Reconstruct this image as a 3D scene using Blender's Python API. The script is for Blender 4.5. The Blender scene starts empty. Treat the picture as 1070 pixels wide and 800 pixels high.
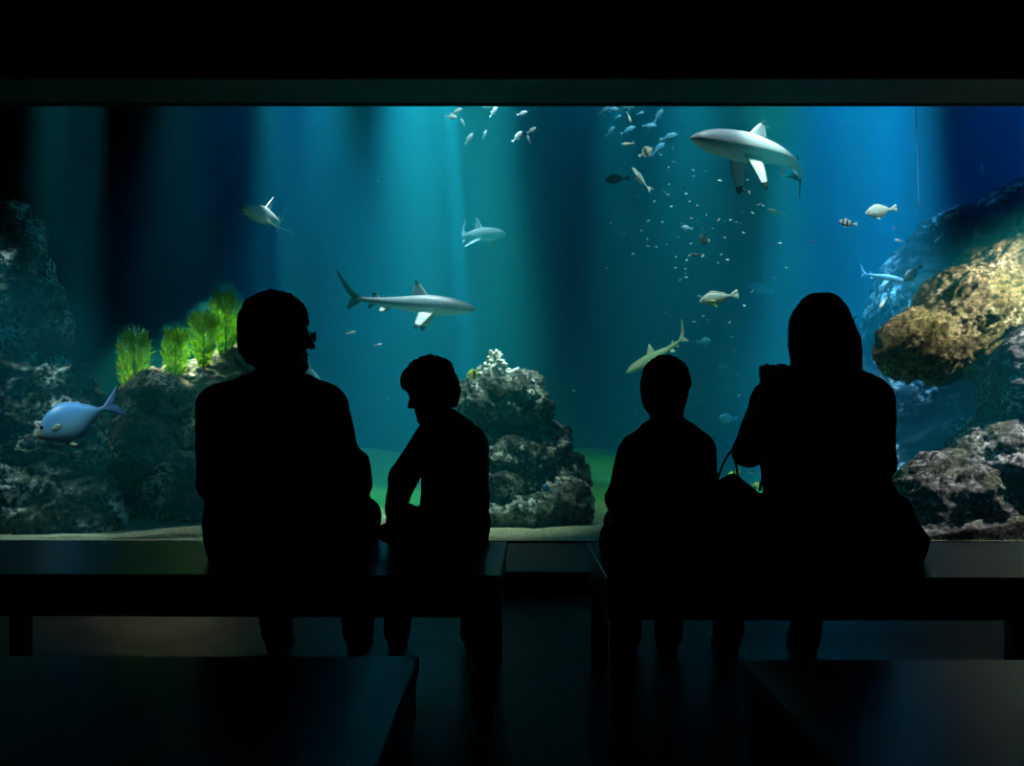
import bpy, bmesh, math, random
import numpy as np
from mathutils import Vector, Matrix, Quaternion
R = math.radians
C = bpy.context.scene.collection
random.seed(7)
F_PX, CX, HY, CAMZ = 1040.0, 535.0, 430.0, 0.95      # focal length in pixels, principal column, horizon row, eye height

def P(px, py, Y):                                     # a photo pixel at distance Y -> world point
    return Vector(((px - CX) / F_PX * Y, Y, CAMZ - (py - HY) / F_PX * Y))

# ------------------------------------------------------------------ objects
def tag(o, label=None, cat=None, group=None, kind=None):
    if label: o['label'] = label
    if cat: o['category'] = cat
    if group: o['group'] = group
    if kind: o['kind'] = kind
    return o

def empty(name, loc=(0, 0, 0), label=None, cat=None, group=None):
    o = bpy.data.objects.new(name, None); C.objects.link(o)
    o.location = loc; o.empty_display_size = .05
    return tag(o, label, cat, group)

def mesh_obj(name, verts, faces, mat, parent=None, smooth=True, mats=None, fmat=None):
    me = bpy.data.meshes.new(name)
    v = np.asarray(verts, dtype=float).reshape(-1, 3)
    me.from_pydata(v.tolist(), [], [tuple(int(i) for i in f) for f in faces])
    for m in (mats or [mat]): me.materials.append(m)
    if fmat is not None: me.polygons.foreach_set('material_index', np.asarray(fmat, dtype=np.int32))
    if smooth: me.polygons.foreach_set('use_smooth', np.ones(len(me.polygons), dtype=bool))
    me.update()
    o = bpy.data.objects.new(name, me); C.objects.link(o)
    if parent is not None: o.parent = parent
    return o

def bm_obj(name, bm, mat, parent=None, smooth=False):
    bmesh.ops.recalc_face_normals(bm, faces=bm.faces)
    me = bpy.data.meshes.new(name); bm.to_mesh(me); bm.free(); me.materials.append(mat)
    if smooth: me.polygons.foreach_set('use_smooth', np.ones(len(me.polygons), dtype=bool))
    o = bpy.data.objects.new(name, me); C.objects.link(o)
    if parent is not None: o.parent = parent
    return o

def copy_tree(o, parent=None):
    c = o.copy(); C.objects.link(c)
    if parent is not None: c.parent = parent
    for ch in list(o.children): copy_tree(ch, c)
    return c

def add_box(bm, lo, hi, bevel=0.0):
    lo, hi = Vector(lo), Vector(hi)
    r = bmesh.ops.create_cube(bm, size=1.0, matrix=Matrix.Translation((lo + hi) / 2) @ Matrix.Diagonal((*(hi - lo), 1)))
    if bevel:
        es = list({e for v in r['verts'] for e in v.link_edges})
        bmesh.ops.bevel(bm, geom=es, offset=bevel, segments=2, affect='EDGES', profile=.5)

def add_cyl(bm, a, b, ra, rb=None, seg=20):
    a, b = Vector(a), Vector(b); d = b - a
    q = d.to_track_quat('Z', 'Y').to_matrix().to_4x4()
    bmesh.ops.create_cone(bm, cap_ends=True, segments=seg, radius1=ra, radius2=ra if rb is None else rb, depth=d.length,
                          matrix=Matrix.Translation((a + b) / 2) @ q)

def smooth_path(pts, n):
    pts = [np.array(p, float) for p in pts]
    Q = [2 * pts[0] - pts[1]] + pts + [2 * pts[-1] - pts[-2]]
    out = []
    for i in range(1, len(Q) - 2):
        for t in np.linspace(0, 1, n, endpoint=False):
            p0, p1, p2, p3 = Q[i - 1:i + 3]
            out.append(.5 * (2 * p1 + (p2 - p0) * t + (2 * p0 - 5 * p1 + 4 * p2 - p3) * t * t + (3 * p1 - p0 - 3 * p2 + p3) * t ** 3))
    out.append(pts[-1]); return out

def tube(pts, r, ring=10, flat=1.0):
    """verts, faces of a tube along pts; r a number or a list; flat squashes the second axis."""
    V, Fc = [], []; n = len(pts); up = Vector((0, 0, 1)); rr = r if hasattr(r, '__len__') else [r] * n
    prev = None
    for i, p in enumerate(pts):
        t = Vector(pts[min(i + 1, n - 1)]) - Vector(pts[max(i - 1, 0)]); t.normalize()
        a = (prev - t * prev.dot(t)) if prev is not None else t.cross(up if abs(t.z) < .9 else Vector((1, 0, 0)))
        a.normalize(); b = t.cross(a); prev = a
        for k in range(ring):
            w = 2 * math.pi * k / ring
            V.append(Vector(p) + a * (rr[i] * math.cos(w)) + b * (rr[i] * flat * math.sin(w)))
    for i in range(n - 1):
        for k in range(ring):
            k2 = (k + 1) % ring
            Fc.append((i * ring + k, i * ring + k2, (i + 1) * ring + k2, (i + 1) * ring + k))
    Fc.append(tuple(range(ring))[::-1]); Fc.append(tuple((n - 1) * ring + k for k in range(ring)))
    return V, Fc

# ------------------------------------------------------------------ materials
class NT:
    def __init__(s, name):
        s.m = bpy.data.materials.new(name); s.m.use_nodes = True; s.t = s.m.node_tree
        s.t.nodes.clear(); s.out = s.n('ShaderNodeOutputMaterial')
    def n(s, typ, **kw):
        x = s.t.nodes.new(typ)
        for k, v in kw.items(): setattr(x, k, v)
        return x
    def l(s, a, b): s.t.links.new(a, b)
    def noise(s, vec, scale, detail=6, rough=.6, dist=0):
        x = s.n('ShaderNodeTexNoise'); x.inputs['Scale'].default_value = scale; x.inputs['Detail'].default_value = detail
        x.inputs['Roughness'].default_value = rough; x.inputs['Distortion'].default_value = dist
        if vec is not None: s.l(vec, x.inputs['Vector'])
        return x.outputs['Fac']
    def ramp(s, fac, stops, interp='LINEAR'):
        x = s.n('ShaderNodeValToRGB'); x.color_ramp.interpolation = interp
        e = x.color_ramp.elements
        while len(e) < len(stops): e.new(.5)
        for k, (p, c) in enumerate(stops):
            e[k].position = p; e[k].color = (*c, 1) if len(c) == 3 else c
        s.l(fac, x.inputs['Fac']); return x.outputs['Color']
    def mix(s, fac, a, b, blend='MIX'):
        x = s.n('ShaderNodeMix', data_type='RGBA', blend_type=blend)
        for i, v in ((0, fac), (6, a), (7, b)):
            if isinstance(v, (int, float)): x.inputs[i].default_value = v
            elif isinstance(v, tuple): x.inputs[i].default_value = (*v, 1)
            else: s.l(v, x.inputs[i])
        return x.outputs[2]
    def math(s, op, a, b=None, c=None):
        x = s.n('ShaderNodeMath', operation=op)
        for i, v in enumerate((a, b, c)):
            if v is None: continue
            if isinstance(v, (int, float)): x.inputs[i].default_value = v
            else: s.l(v, x.inputs[i])
        return x.outputs[0]
    def bsdf(s, col, rough=.5, spec=.5, bump=None, bstr=.3, bdist=.01, **kw):
        b = s.n('ShaderNodeBsdfPrincipled')
        for k, v in (('Base Color', col), ('Roughness', rough), ('Specular IOR Level', spec)):
            if isinstance(v, tuple): b.inputs[k].default_value = (*v, 1)
            elif isinstance(v, (int, float)): b.inputs[k].default_value = v
            else: s.l(v, b.inputs[k])
        for k, v in kw.items(): b.inputs[k.replace('_', ' ')].default_value = v
        if bump is not None:
            q = s.n('ShaderNodeBump'); q.inputs['Strength'].default_value = bstr; q.inputs['Distance'].default_value = bdist
            s.l(bump, q.inputs['Height']); s.l(q.outputs[0], b.inputs['Normal'])
        s.l(b.outputs[0], s.out.inputs['Surface']); return s.m
    def obj(s): return s.n('ShaderNodeTexCoord').outputs['Object']
    def pos(s): return s.n('ShaderNodeNewGeometry').outputs['Position']
    def sep(s, v):
        x = s.n('ShaderNodeSeparateXYZ'); s.l(v, x.inputs[0]); return x.outputs

def plain(name, col, rough=.6, spec=.3, nscale=30, namp=.15, bstr=.0, **kw):
    t = NT(name); f = t.noise(t.obj(), nscale, 5)
    lo = tuple(c * (1 - namp) for c in col); hi = tuple(min(1, c * (1 + namp)) for c in col)
    c = t.ramp(f, [(.3, lo), (.7, hi)])
    return t.bsdf(c, rough, spec, f if bstr else None, bstr, .003, **kw)

# ------------------------------------------------------------------ vector noise (numpy)
_rs = np.random.RandomState(11); _perm = _rs.permutation(256); _perm = np.concatenate([_perm, _perm, _perm])
_grad = _rs.normal(size=(256, 3)); _grad /= np.linalg.norm(_grad, axis=1)[:, None]
def perlin(p):
    p = np.asarray(p, float); i = np.floor(p).astype(int); f = p - i; i &= 255
    u = f * f * f * (f * (f * 6 - 15) + 10); r = 0
    for dx in (0, 1):
        for dy in (0, 1):
            for dz in (0, 1):
                h = _perm[_perm[_perm[(i[..., 0] + dx) & 255] + ((i[..., 1] + dy) & 255)] + ((i[..., 2] + dz) & 255)]
                g = (_grad[h] * (f - np.array([dx, dy, dz]))).sum(-1)
                w = (u[..., 0] if dx else 1 - u[..., 0]) * (u[..., 1] if dy else 1 - u[..., 1]) * (u[..., 2] if dz else 1 - u[..., 2])
                r = r + w * g
    return r * 1.6
def fbm(p, oct=4, lac=2.1, gain=.5, ridged=False):
    a, s, t = 1., 0., 0.
    for k in range(oct):
        n = perlin(p + 17.3 * k)
        if ridged: n = 1 - 2 * np.abs(n)
        s = s + a * n; t += a; a *= gain; p = p * lac
    return s / t

# ------------------------------------------------------------------ implicit surfaces
class Field:
    """A distance grid that closed primitives are blended into; mesh() extracts ONE continuous surface."""
    def __init__(s, lo, hi, h):
        s.lo = np.array(lo, float); s.h = h
        s.n = np.ceil((np.array(hi, float) - s.lo) / h).astype(int) + 1
        s.V = np.full(s.n, 1.0, dtype=np.float32)
    def _sub(s, lo, hi):
        a = np.clip(np.floor((np.array(lo) - s.lo) / s.h).astype(int), 0, s.n); b = np.clip(np.ceil((np.array(hi) - s.lo) / s.h).astype(int) + 1, 0, s.n)
        ax = [s.lo[i] + s.h * np.arange(a[i], b[i]) for i in range(3)]
        return (slice(a[0], b[0]), slice(a[1], b[1]), slice(a[2], b[2])), ax
    def cone(s, a, b, ra, rb, k=.02, sub=False, infl=0):
        a = np.array(a, float); b = np.array(b, float); ra += infl; rb += infl; m = max(ra, rb) + k + 3 * s.h
        sl, ax = s._sub(np.minimum(a, b) - m, np.maximum(a, b) + m)
        if min(len(x) for x in ax) == 0: return
        X, Y, Z = np.meshgrid(*ax, indexing='ij'); ba = b - a; L2 = max(float(ba @ ba), 1e-9)
        t = np.clip(((X - a[0]) * ba[0] + (Y - a[1]) * ba[1] + (Z - a[2]) * ba[2]) / L2, 0, 1)
        d = np.sqrt((X - a[0] - t * ba[0]) ** 2 + (Y - a[1] - t * ba[1]) ** 2 + (Z - a[2] - t * ba[2]) ** 2) - (ra + (rb - ra) * t)
        s._put(sl, d, k, sub)
    def ell(s, c, r, k=.02, rot=None, sub=False, infl=0):
        c = np.array(c, float); r = np.array(r, float) + infl; m = r.max() + k + 3 * s.h
        sl, ax = s._sub(c - m, c + m)
        if min(len(x) for x in ax) == 0: return
        X, Y, Z = np.meshgrid(*ax, indexing='ij'); q = np.stack([X - c[0], Y - c[1], Z - c[2]], -1)
        if rot is not None: q = q @ np.array(rot)
        k0 = np.linalg.norm(q / r, axis=-1); k1 = np.linalg.norm(q / (r * r), axis=-1)
        d = np.where(k1 > 1e-6, k0 * (k0 - 1) / np.maximum(k1, 1e-6), -r.min())
        s._put(sl, d, k, sub)
    def loft(s, rows, k=.03, infl=0, ex=2.0):
        """rows: (z, cx, cy, a, b) from low to high: elliptic sections."""
        rw = np.array(sorted(rows), float); z = rw[:, 0]; m = rw[:, 3:].max() + infl + k + 3 * s.h
        lo = [(rw[:, 1] - rw[:, 3]).min() - m, (rw[:, 2] - rw[:, 4]).min() - m, z[0] - infl - .05]
        hi = [(rw[:, 1] + rw[:, 3]).max() + m, (rw[:, 2] + rw[:, 4]).max() + m, z[-1] + infl + .05]
        sl, ax = s._sub(lo, hi); X, Y, Z = np.meshgrid(*ax, indexing='ij')
        g = lambda j: np.interp(Z, z, rw[:, j])
        a, b = g(3) + infl, g(4) + infl
        q = (np.abs((X - g(1)) / a) ** ex + np.abs((Y - g(2)) / b) ** ex) ** (1 / ex)
        d = (q - 1) * np.minimum(a, b)
        dz = np.maximum(np.maximum(z[0] - Z, Z - z[-1]) - infl, -.05)
        d = np.where((dz > 0) & (d > 0), np.sqrt(d * d + dz * dz), np.maximum(d, dz))
        s._put(sl, d, k, False)
    def _put(s, sl, d, k, sub):
        V = s.V[sl]
        if sub:
            d = -d; hh = np.maximum(k - np.abs(V - d), 0) / k; s.V[sl] = np.maximum(V, d) + hh * hh * k / 4
        else:
            hh = np.maximum(k - np.abs(V - d), 0) / k; s.V[sl] = np.minimum(V, d) - hh * hh * k / 4
    def clip(s, fn):
        ax = [s.lo[i] + s.h * np.arange(s.n[i]) for i in range(3)]; X, Y, Z = np.meshgrid(*ax, indexing='ij')
        s.V = np.maximum(s.V, fn(X, Y, Z).astype(np.float32))
    def mesh(s, relax=2):
        V = s.V; V[[0, -1]] = 1; V[:, [0, -1]] = 1; V[:, :, [0, -1]] = 1
        n = s.n; ins = V < 0; c = [(i, j, k) for i in (0, 1) for j in (0, 1) for k in (0, 1)]
        cut = lambda A, o: A[o[0]:n[0] - 1 + o[0], o[1]:n[1] - 1 + o[1], o[2]:n[2] - 1 + o[2]]
        cnt = sum(cut(ins, o).astype(np.int8) for o in c); act = (cnt > 0) & (cnt < 8)
        idx = np.full(act.shape, -1, dtype=np.int64); cells = np.argwhere(act); idx[act] = np.arange(len(cells))
        vals = [V[cells[:, 0] + o[0], cells[:, 1] + o[1], cells[:, 2] + o[2]] for o in c]
        acc = np.zeros((len(cells), 3)); num = np.zeros(len(cells))
        for i in range(8):
            for j in range(i + 1, 8):
                if sum(abs(c[i][q] - c[j][q]) for q in range(3)) != 1: continue
                m = (vals[i] < 0) != (vals[j] < 0)
                t = np.where(m, vals[i] / np.where(m, vals[i] - vals[j], 1), 0)
                p = np.array(c[i]) + t[:, None] * (np.array(c[j]) - np.array(c[i]))
                acc += p * m[:, None]; num += m
        verts = s.lo + s.h * (cells + acc / num[:, None]); quads = []
        for ax in range(3):
            o = [0, 0, 0]; o[ax] = 1; u, w = (ax + 1) % 3, (ax + 2) % 3
            A = ins[:n[0] - o[0], :n[1] - o[1], :n[2] - o[2]]; B = ins[o[0]:, o[1]:, o[2]:]
            e = np.argwhere(A != B)
            e = e[(e[:, u] > 0) & (e[:, w] > 0) & (e[:, u] < n[u] - 1) & (e[:, w] < n[w] - 1)]
            du = np.zeros(3, int); du[u] = 1; dw = np.zeros(3, int); dw[w] = 1
            q = np.stack([idx[tuple((e - x).T)] for x in (0 * du, du, du + dw, dw)], 1)
            fl = A[tuple(e.T)]
            q = np.where(fl[:, None], q, q[:, ::-1]); quads.append(q)
        Q = np.concatenate(quads); Q = Q[(Q >= 0).all(1)]
        for _ in range(relax):
            sm = np.zeros_like(verts); ct = np.zeros(len(verts))
            for i in range(4):
                for j in ((i + 1) % 4, (i + 3) % 4):
                    np.add.at(sm, Q[:, i], verts[Q[:, j]]); np.add.at(ct, Q[:, i], 1)
            verts = .5 * verts + .5 * sm / np.maximum(ct, 1)[:, None]
        return verts, Q

def vnormals(v, q):
    nr = np.cross(v[q[:, 2]] - v[q[:, 0]], v[q[:, 3]] - v[q[:, 1]]); N = np.zeros_like(v)
    for i in range(4): np.add.at(N, q[:, i], nr)
    return N / np.maximum(np.linalg.norm(N, axis=1), 1e-12)[:, None]
# ------------------------------------------------------------------ room and tank shell
GY = 6.34                     # front of the viewing pane
WZ0, WZ1 = 0.115, 2.907       # bottom and top of the viewing window
WX0, WX1 = -4.3, 4.3
def struct(name, boxes, mat, bevel=0.0):
    bm = bmesh.new()
    for lo, hi in boxes: add_box(bm, lo, hi, bevel)
    return tag(bm_obj(name, bm, mat), kind='structure')

m_wall = plain('black wall paint', (.012, .013, .014), .75, .25, 40, .2, .1)
m_step = plain('dark step laminate', (.014, .015, .016), .32, .3, 60, .2)
t = NT('dark sealed floor'); pz = t.pos()
fn = t.noise(pz, 3.0, 6); fn2 = t.noise(pz, 90, 3)
m_floor = t.bsdf(t.ramp(fn, [(.3, (.012, .013, .015)), (.7, (.02, .022, .025))]), t.ramp(fn, [(.3, (.30,) * 3), (.7, (.42,) * 3)]), .05, fn2, .08, .002)
t = NT('soffit paint'); m_soffit = t.bsdf(t.ramp(t.noise(t.pos(), 25, 4), [(.3, (.12, .13, .13)), (.7, (.15, .16, .16))]), .7, .25)

struct('floor', [((-5, -2.2, -.1), (5, 6.34, 0))], m_floor)
struct('ceiling', [((-5, -2.2, 3.35), (5, 5.86, 3.45))], m_wall)
struct('wall_left', [((-5.1, -2.2, 0), (-5, 5.86, 3.35))], m_wall)
struct('wall_right', [((5, -2.2, 0), (5.1, 5.86, 3.35))], m_wall)
struct('wall_back', [((-5, -2.3, 0), (5, -2.2, 3.35))], m_wall)
# the wall with the viewing window: header, jambs and the low plinth behind the step
struct('wall_front', [((-5, 5.86, 2.93), (5, 6.46, 6.4)), ((-5, 5.86, 0), (WX0, 6.46, 2.93)), ((WX1, 5.86, 0), (5, 6.46, 2.93)),
                      ((WX0, 6.30, -.05), (WX1, 6.46, .06))], m_wall)
struct('trim_1', [((WX0, 5.86, WZ1), (WX1, 6.33, 2.93))], m_soffit)
struct('trim_2', [((WX0, 6.325, WZ1 - .006), (WX1, GY, WZ1 + .02))], m_wall)      # black gasket line above the pane
struct('trim_3', [((WX0, 5.2, 0), (WX1, GY - .015, WZ0))], m_step, .006)                 # low step in front of the window

t = NT('viewing acrylic')
tr = t.n('ShaderNodeBsdfTransparent'); tr.inputs[0].default_value = (.97, .985, .98, 1)
gl = t.n('ShaderNodeBsdfGlossy'); gl.inputs['Roughness'].default_value = .02
fr = t.n('ShaderNodeFresnel'); fr.inputs[0].default_value = 1.2
mx = t.n('ShaderNodeMixShader'); t.l(fr.outputs[0], mx.inputs[0]); t.l(tr.outputs[0], mx.inputs[1]); t.l(gl.outputs[0], mx.inputs[2])
t.l(mx.outputs[0], t.out.inputs['Surface'])
struct('window_1', [((WX0, GY, WZ0 - .05), (WX1, GY + .06, WZ1 + .02))], t.m)

TX0, TX1, TY0, TY1, TZ1 = -8.0, 8.5, 6.46, 14.2, 6.35
t = NT('tank liner'); tn = t.noise(t.pos(), .9, 5)
m_liner = t.bsdf(t.ramp(tn, [(.3, (.030, .085, .115)), (.7, (.042, .11, .14))]), .9, .1)
struct('tank_wall_back', [((TX0, TY1, -.6), (TX1, TY1 + .2, TZ1))], m_liner)
struct('tank_wall_left', [((TX0 - .2, TY0, -.6), (TX0, TY1 + .2, TZ1))], m_liner)
struct('tank_wall_right', [((TX1, TY0, -.6), (TX1 + .2, TY1 + .2, TZ1))], m_liner)
struct('tank_wall_front', [((TX0, TY0 - .1, -.6), (-5, TY0, TZ1)), ((5, TY0 - .1, -.6), (TX1, TY0, TZ1)), ((-5, TY0 - .1, -.6), (5, TY0, -.05))], m_liner)
struct('tank_floor', [((TX0, TY0, -.7), (TX1, TY1, -.6))], m_liner)

# water: one clear volume that scatters blue-green
t = NT('sea water')
vs = t.n('ShaderNodeVolumeScatter'); vs.inputs['Color'].default_value = (.03, .76, 1, 1); vs.inputs['Density'].default_value = .15
va = t.n('ShaderNodeVolumeAbsorption'); va.inputs['Color'].default_value = (0, .66, .76, 1); va.inputs['Density'].default_value = .14
ad = t.n('ShaderNodeAddShader'); t.l(vs.outputs[0], ad.inputs[0]); t.l(va.outputs[0], ad.inputs[1]); t.l(ad.outputs[0], t.out.inputs['Volume'])
bm = bmesh.new(); add_box(bm, (TX0 + .005, TY0 + .005, -.59), (TX1 - .005, TY1 - .005, 6.1))
tag(bm_obj('water', bm, t.m), 'clear blue green water filling the aquarium tank', 'water', kind='stuff')

# sand bed: a height field with ripples and low dunes
def sand_h(x, y):
    p = np.stack([x, y, 0 * x], -1)
    h = .10 + .012 * (y - 6.4) + .10 * fbm(p * .55, 3) + .018 * fbm(p * 3.0, 3)
    h += .34 * np.exp(-((x + 1.75) / .95) ** 2 - ((y - 12.4) / .6) ** 2)           # dune behind the boy
    h += .30 * np.exp(-((x - 1.0) / .9) ** 2 - ((y - 12.6) / .9) ** 2)
    h += .06 * np.exp(-((x + 2.1) / .35) ** 2 - ((y - 6.75) / .25) ** 2)
    k = np.clip((y - 6.46) / .5, 0, 1)
    return h * k + (WZ0 - .004) * (1 - k) + .0
nx, ny = 260, 180
gx = np.linspace(TX0 + .01, TX1 - .01, nx); gy = TY0 + .012 + (TY1 - TY0 - .03) * np.linspace(0, 1, ny) ** 1.5
X, Y = np.meshgrid(gx, gy, indexing='ij'); Z = sand_h(X, Y)
V = np.stack([X, Y, Z], -1).reshape(-1, 3)
Fq = [(i * ny + j, (i + 1) * ny + j, (i + 1) * ny + j + 1, i * ny + j + 1) for i in range(nx - 1) for j in range(ny - 1)]
t = NT('coarse shell sand'); po = t.pos()
g1 = t.noise(po, 55, 4, .75); g2 = t.noise(po, 1.1, 4)
c1 = t.ramp(g1, [(.35, (.10, .10, .06)), (.5, (.36, .36, .24)), (.62, (.55, .54, .42))])
yy = t.n('ShaderNodeMapRange'); yy.inputs[1].default_value = 7.4; yy.inputs[2].default_value = 9.2; t.l(t.sep(po)[1], yy.inputs[0])
far_green = t.math('MULTIPLY', yy.outputs[0], t.ramp(g2, [(.25, (.75,) * 3), (.6, (1,) * 3)]))
c2 = t.mix(far_green, c1, t.ramp(g1, [(.3, (.03, .22, .015)), (.65, (.07, .46, .03))]))           # green tint put into the farther sand's colour
m_sand = t.bsdf(c2, .95, .1, g1, .6, .01)
tag(mesh_obj('sand', V, Fq, m_sand), 'pale coarse sand bed on the tank floor, turning green farther back', 'sand', kind='stuff')
def sand_z(x, y): return float(sand_h(np.array([float(x)]), np.array([float(y)]))[0])

# ------------------------------------------------------------------ light: lamps hung over the water, plus unseen spots added as fill
def spot(name, px, Y, z, energy, col, half, blend=1.0, radius=.12, tgt=None, tx=None):
    L = bpy.data.lights.new(name, 'SPOT'); L.energy = energy; L.color = col; L.spot_size = R(2 * half); L.spot_blend = blend; L.shadow_soft_size = radius
    o = bpy.data.objects.new(name, L); C.objects.link(o)
    x = (px - CX) / F_PX * Y if tx is None else tx
    o.location = (x, Y, z); tg = Vector(tgt) if tgt is not None else Vector((x, Y, 0))
    o.rotation_euler = (tg - o.location).to_track_quat('-Z', 'Y').to_euler(); return o
TEAL, BLUE = (.26, .66, 1.0), (.09, .46, 1.0)
COOL, WARM, SANDY = (.58, .95, 1.0), (1.0, .93, .72), (.62, 1.0, .86)
LAMPS = [
    ('tank_lamp_teal', 435, 9.3, 6.0, 4500, TEAL, 15),
    ('tank_lamp_teal_side', 328, 10.6, 6.0, 2400, (.12, .42, 1.0), 17),
    ('tank_lamp_middle', 718, 10.6, 6.0, 1800, (.22, .82, 1.0), 12),
    ('tank_lamp_blue', 885, 9.3, 6.0, 7400, BLUE, 16),
    ('tank_lamp_blue_side', 945, 10.3, 6.0, 7800, (.04, .38, 1.0), 11),
    ('ambient_fill', 640, 11.0, 6.05, 330, (.08, .60, 1.0), 60), ('ambient_fill', 1120, 11.0, 6.05, 620, (.02, .20, 1.0), 60),  # broad weak blue spots added as ambient fill for the dark water
    ('ambient_fill', 270, 11.2, 6.05, 330, (.05, .42, 1.0), 34),
    ('tank_lamp_glow', 642, 11.6, 6.0, 1500, (.16, .85, 1.0), 8),
]
for a in LAMPS: spot(*a)
spot('tank_lamp_ray', 452, 8.8, 6.0, 26000, TEAL, 1.5, .9, .03, tgt=P(484, 330, 8.8))
# front row: unseen spots added over and beside the window to brighten fish and rocks
FRONT = [
    ('front_fill_shark', (-.85, 8.05, 5.2), P(425, 312, 8.2), 2800, 8, COOL), ('front_fill_far_shark', (-1.9, 7.6, 5.0), P(288, 232, 9.0), 2600, 5.5, COOL),
    ('front_fill_flakes', (1.7, 6.8, 5.4), P(745, 190, 7.7), 720, 16, COOL), ('front_fill_snapper', (1.5, 7.0, 5.2), P(735, 335, 8.1), 600, 8, COOL),
    ('front_fill_school', (-.2, 6.8, 5.2), P(513, 125, 7.7), 560, 15, COOL), ('front_fill_school', (.9, 6.8, 5.0), P(662, 138, 7.7), 480, 9, COOL), ('front_fill_right', (2.9, 7.0, 5.2), P(912, 225, 8.3), 1200, 11, COOL),
    ('side_fill_boulder', (-4.6, 6.62, 2.9), P(50, 430, 6.95), 300, 22, COOL), ('front_fill_surgeonfish', (-2.75, 6.55, 3.5), P(84, 437, 6.68), 330, 4.5, (.6, .92, 1.0)), ('plant_backlight', tuple(P(141, 342, 8.75)), P(140, 402, 8.15), 165, 25, (1, 1, .6)), ('plant_backlight', tuple(P(184, 338, 8.85)), P(184, 392, 8.3), 165, 25, (1, 1, .6)),  # out-of-view side spot added to light the boulder
    ('plant_backlight', tuple(P(213, 320, 8.95)), P(213, 374, 8.4), 165, 25, (1, 1, .6)), ('plant_backlight', tuple(P(237, 298, 9.15)), P(236, 358, 8.6), 190, 25, (1, 1, .6)),  # hidden spots added close behind the plants to make them glow
    ('front_fill_boulder', (-3.0, 6.56, 4.2), (-3.15, 6.85, .8), 380, 7, COOL),
    ('front_fill_reef', (-2.6, 7.7, 5.0), P(190, 410, 8.2), 260, 9, COOL),
    ('front_fill_tower', (-.15, 7.75, 5.4), P(525, 450, 7.55), 3400, 5.5, COOL), ('front_fill_sand', (-.5, 6.6, 5.4), P(500, 545, 7.35), 2100, 11, SANDY), ('front_fill_sand', (2.0, 7.1, 5.6), (1.9, 7.7, .1), 4500, 7, SANDY), ('front_fill_sand', (-1.4, 7.5, 5.6), (-1.45, 7.9, .1), 2400, 8, SANDY),  # strong sand spots added so the bounce brightens the shark bellies
    ('side_fill_outcrop', (4.7, 6.75, 2.9), P(1010, 330, 8.0), 850, 20, WARM), ('side_fill_corner', (4.5, 6.66, 2.9), P(1035, 490, 6.9), 900, 14, (.9, .95, 1)), ('front_fill_outcrop', (3.0, 6.75, 4.8), P(950, 355, 7.9), 1100, 5, WARM),  # unseen side spots added past the window edge for the right-hand rocks
    ('front_fill_dunes', (-1.0, 10.8, 5.8), P(480, 495, 11.5), 900, 24, SANDY),
]
for n_, p_, t_, e_, h_, c_ in FRONT:
    o_ = spot(n_, 0, 0, p_[2], e_, c_, h_, 1, .1, tgt=t_, tx=0); o_.location = p_
    o_.rotation_euler = (Vector(t_) - Vector(p_)).to_track_quat('-Z', 'Y').to_euler()
w = bpy.data.worlds.new('world'); bpy.context.scene.world = w; w.use_nodes = True
w.node_tree.nodes['Background'].inputs[0].default_value = (0, 0, 0, 1)

cam = bpy.data.cameras.new('camera'); co = bpy.data.objects.new('camera', cam); C.objects.link(co)
co.location = (0, 0, CAMZ); co.rotation_euler = (R(90), 0, 0)
cam.sensor_width = 36; cam.lens = F_PX / 1070 * 36; cam.shift_y = (HY - 400) / 1070; cam.clip_start = .05; cam.clip_end = 60
sc = bpy.context.scene; sc.camera = co
sc.view_settings.view_transform = 'Standard'; sc.view_settings.look = 'None'; sc.view_settings.exposure = 0; sc.view_settings.gamma = 1
sc.view_settings.use_curve_mapping = False
sc.cycles.use_denoising = True; sc.cycles.volume_bounces = 0; sc.cycles.max_bounces = 8
# ------------------------------------------------------------------ reef rocks
def rock_mat(name, dark, mid, pale, pale_cut=.60, scale=6.0, crust=(.62, .68, .66), crust_cut=.70, bdist=.03, green=None):
    t = NT(name); p = t.pos()
    a = t.noise(p, scale, 10, .68, .4); b = t.noise(p, scale * 4.3, 8, .7); c = t.noise(p, scale * .35, 4)
    d = t.noise(p, scale * 11, 6, .7)
    col = t.ramp(a, [(.32, dark), (.52, mid), (pale_cut, pale), (.8, mid)])
    if green: col = t.mix(t.ramp(c, [(.45, (0, 0, 0)), (.62, (.75,) * 3)]), col, green)
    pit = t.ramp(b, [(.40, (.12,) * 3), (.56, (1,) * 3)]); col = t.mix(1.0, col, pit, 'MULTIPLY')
    patch = t.math('MULTIPLY', t.ramp(t.noise(p, scale * .55, 5), [(.52, (0,) * 3), (.6, (1,) * 3)]), t.ramp(b, [(crust_cut - .10, (0,) * 3), (crust_cut - .05, (1,) * 3)]))
    col = t.mix(patch, col, crust)
    vor = t.n('ShaderNodeTexVoronoi'); vor.inputs['Scale'].default_value = scale * 2.2; t.l(p, vor.inputs['Vector'])
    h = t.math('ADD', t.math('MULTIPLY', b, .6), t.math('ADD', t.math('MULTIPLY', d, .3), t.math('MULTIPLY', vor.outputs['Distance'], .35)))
    return t.bsdf(col, .85, .15, h, .9, bdist)

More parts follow.
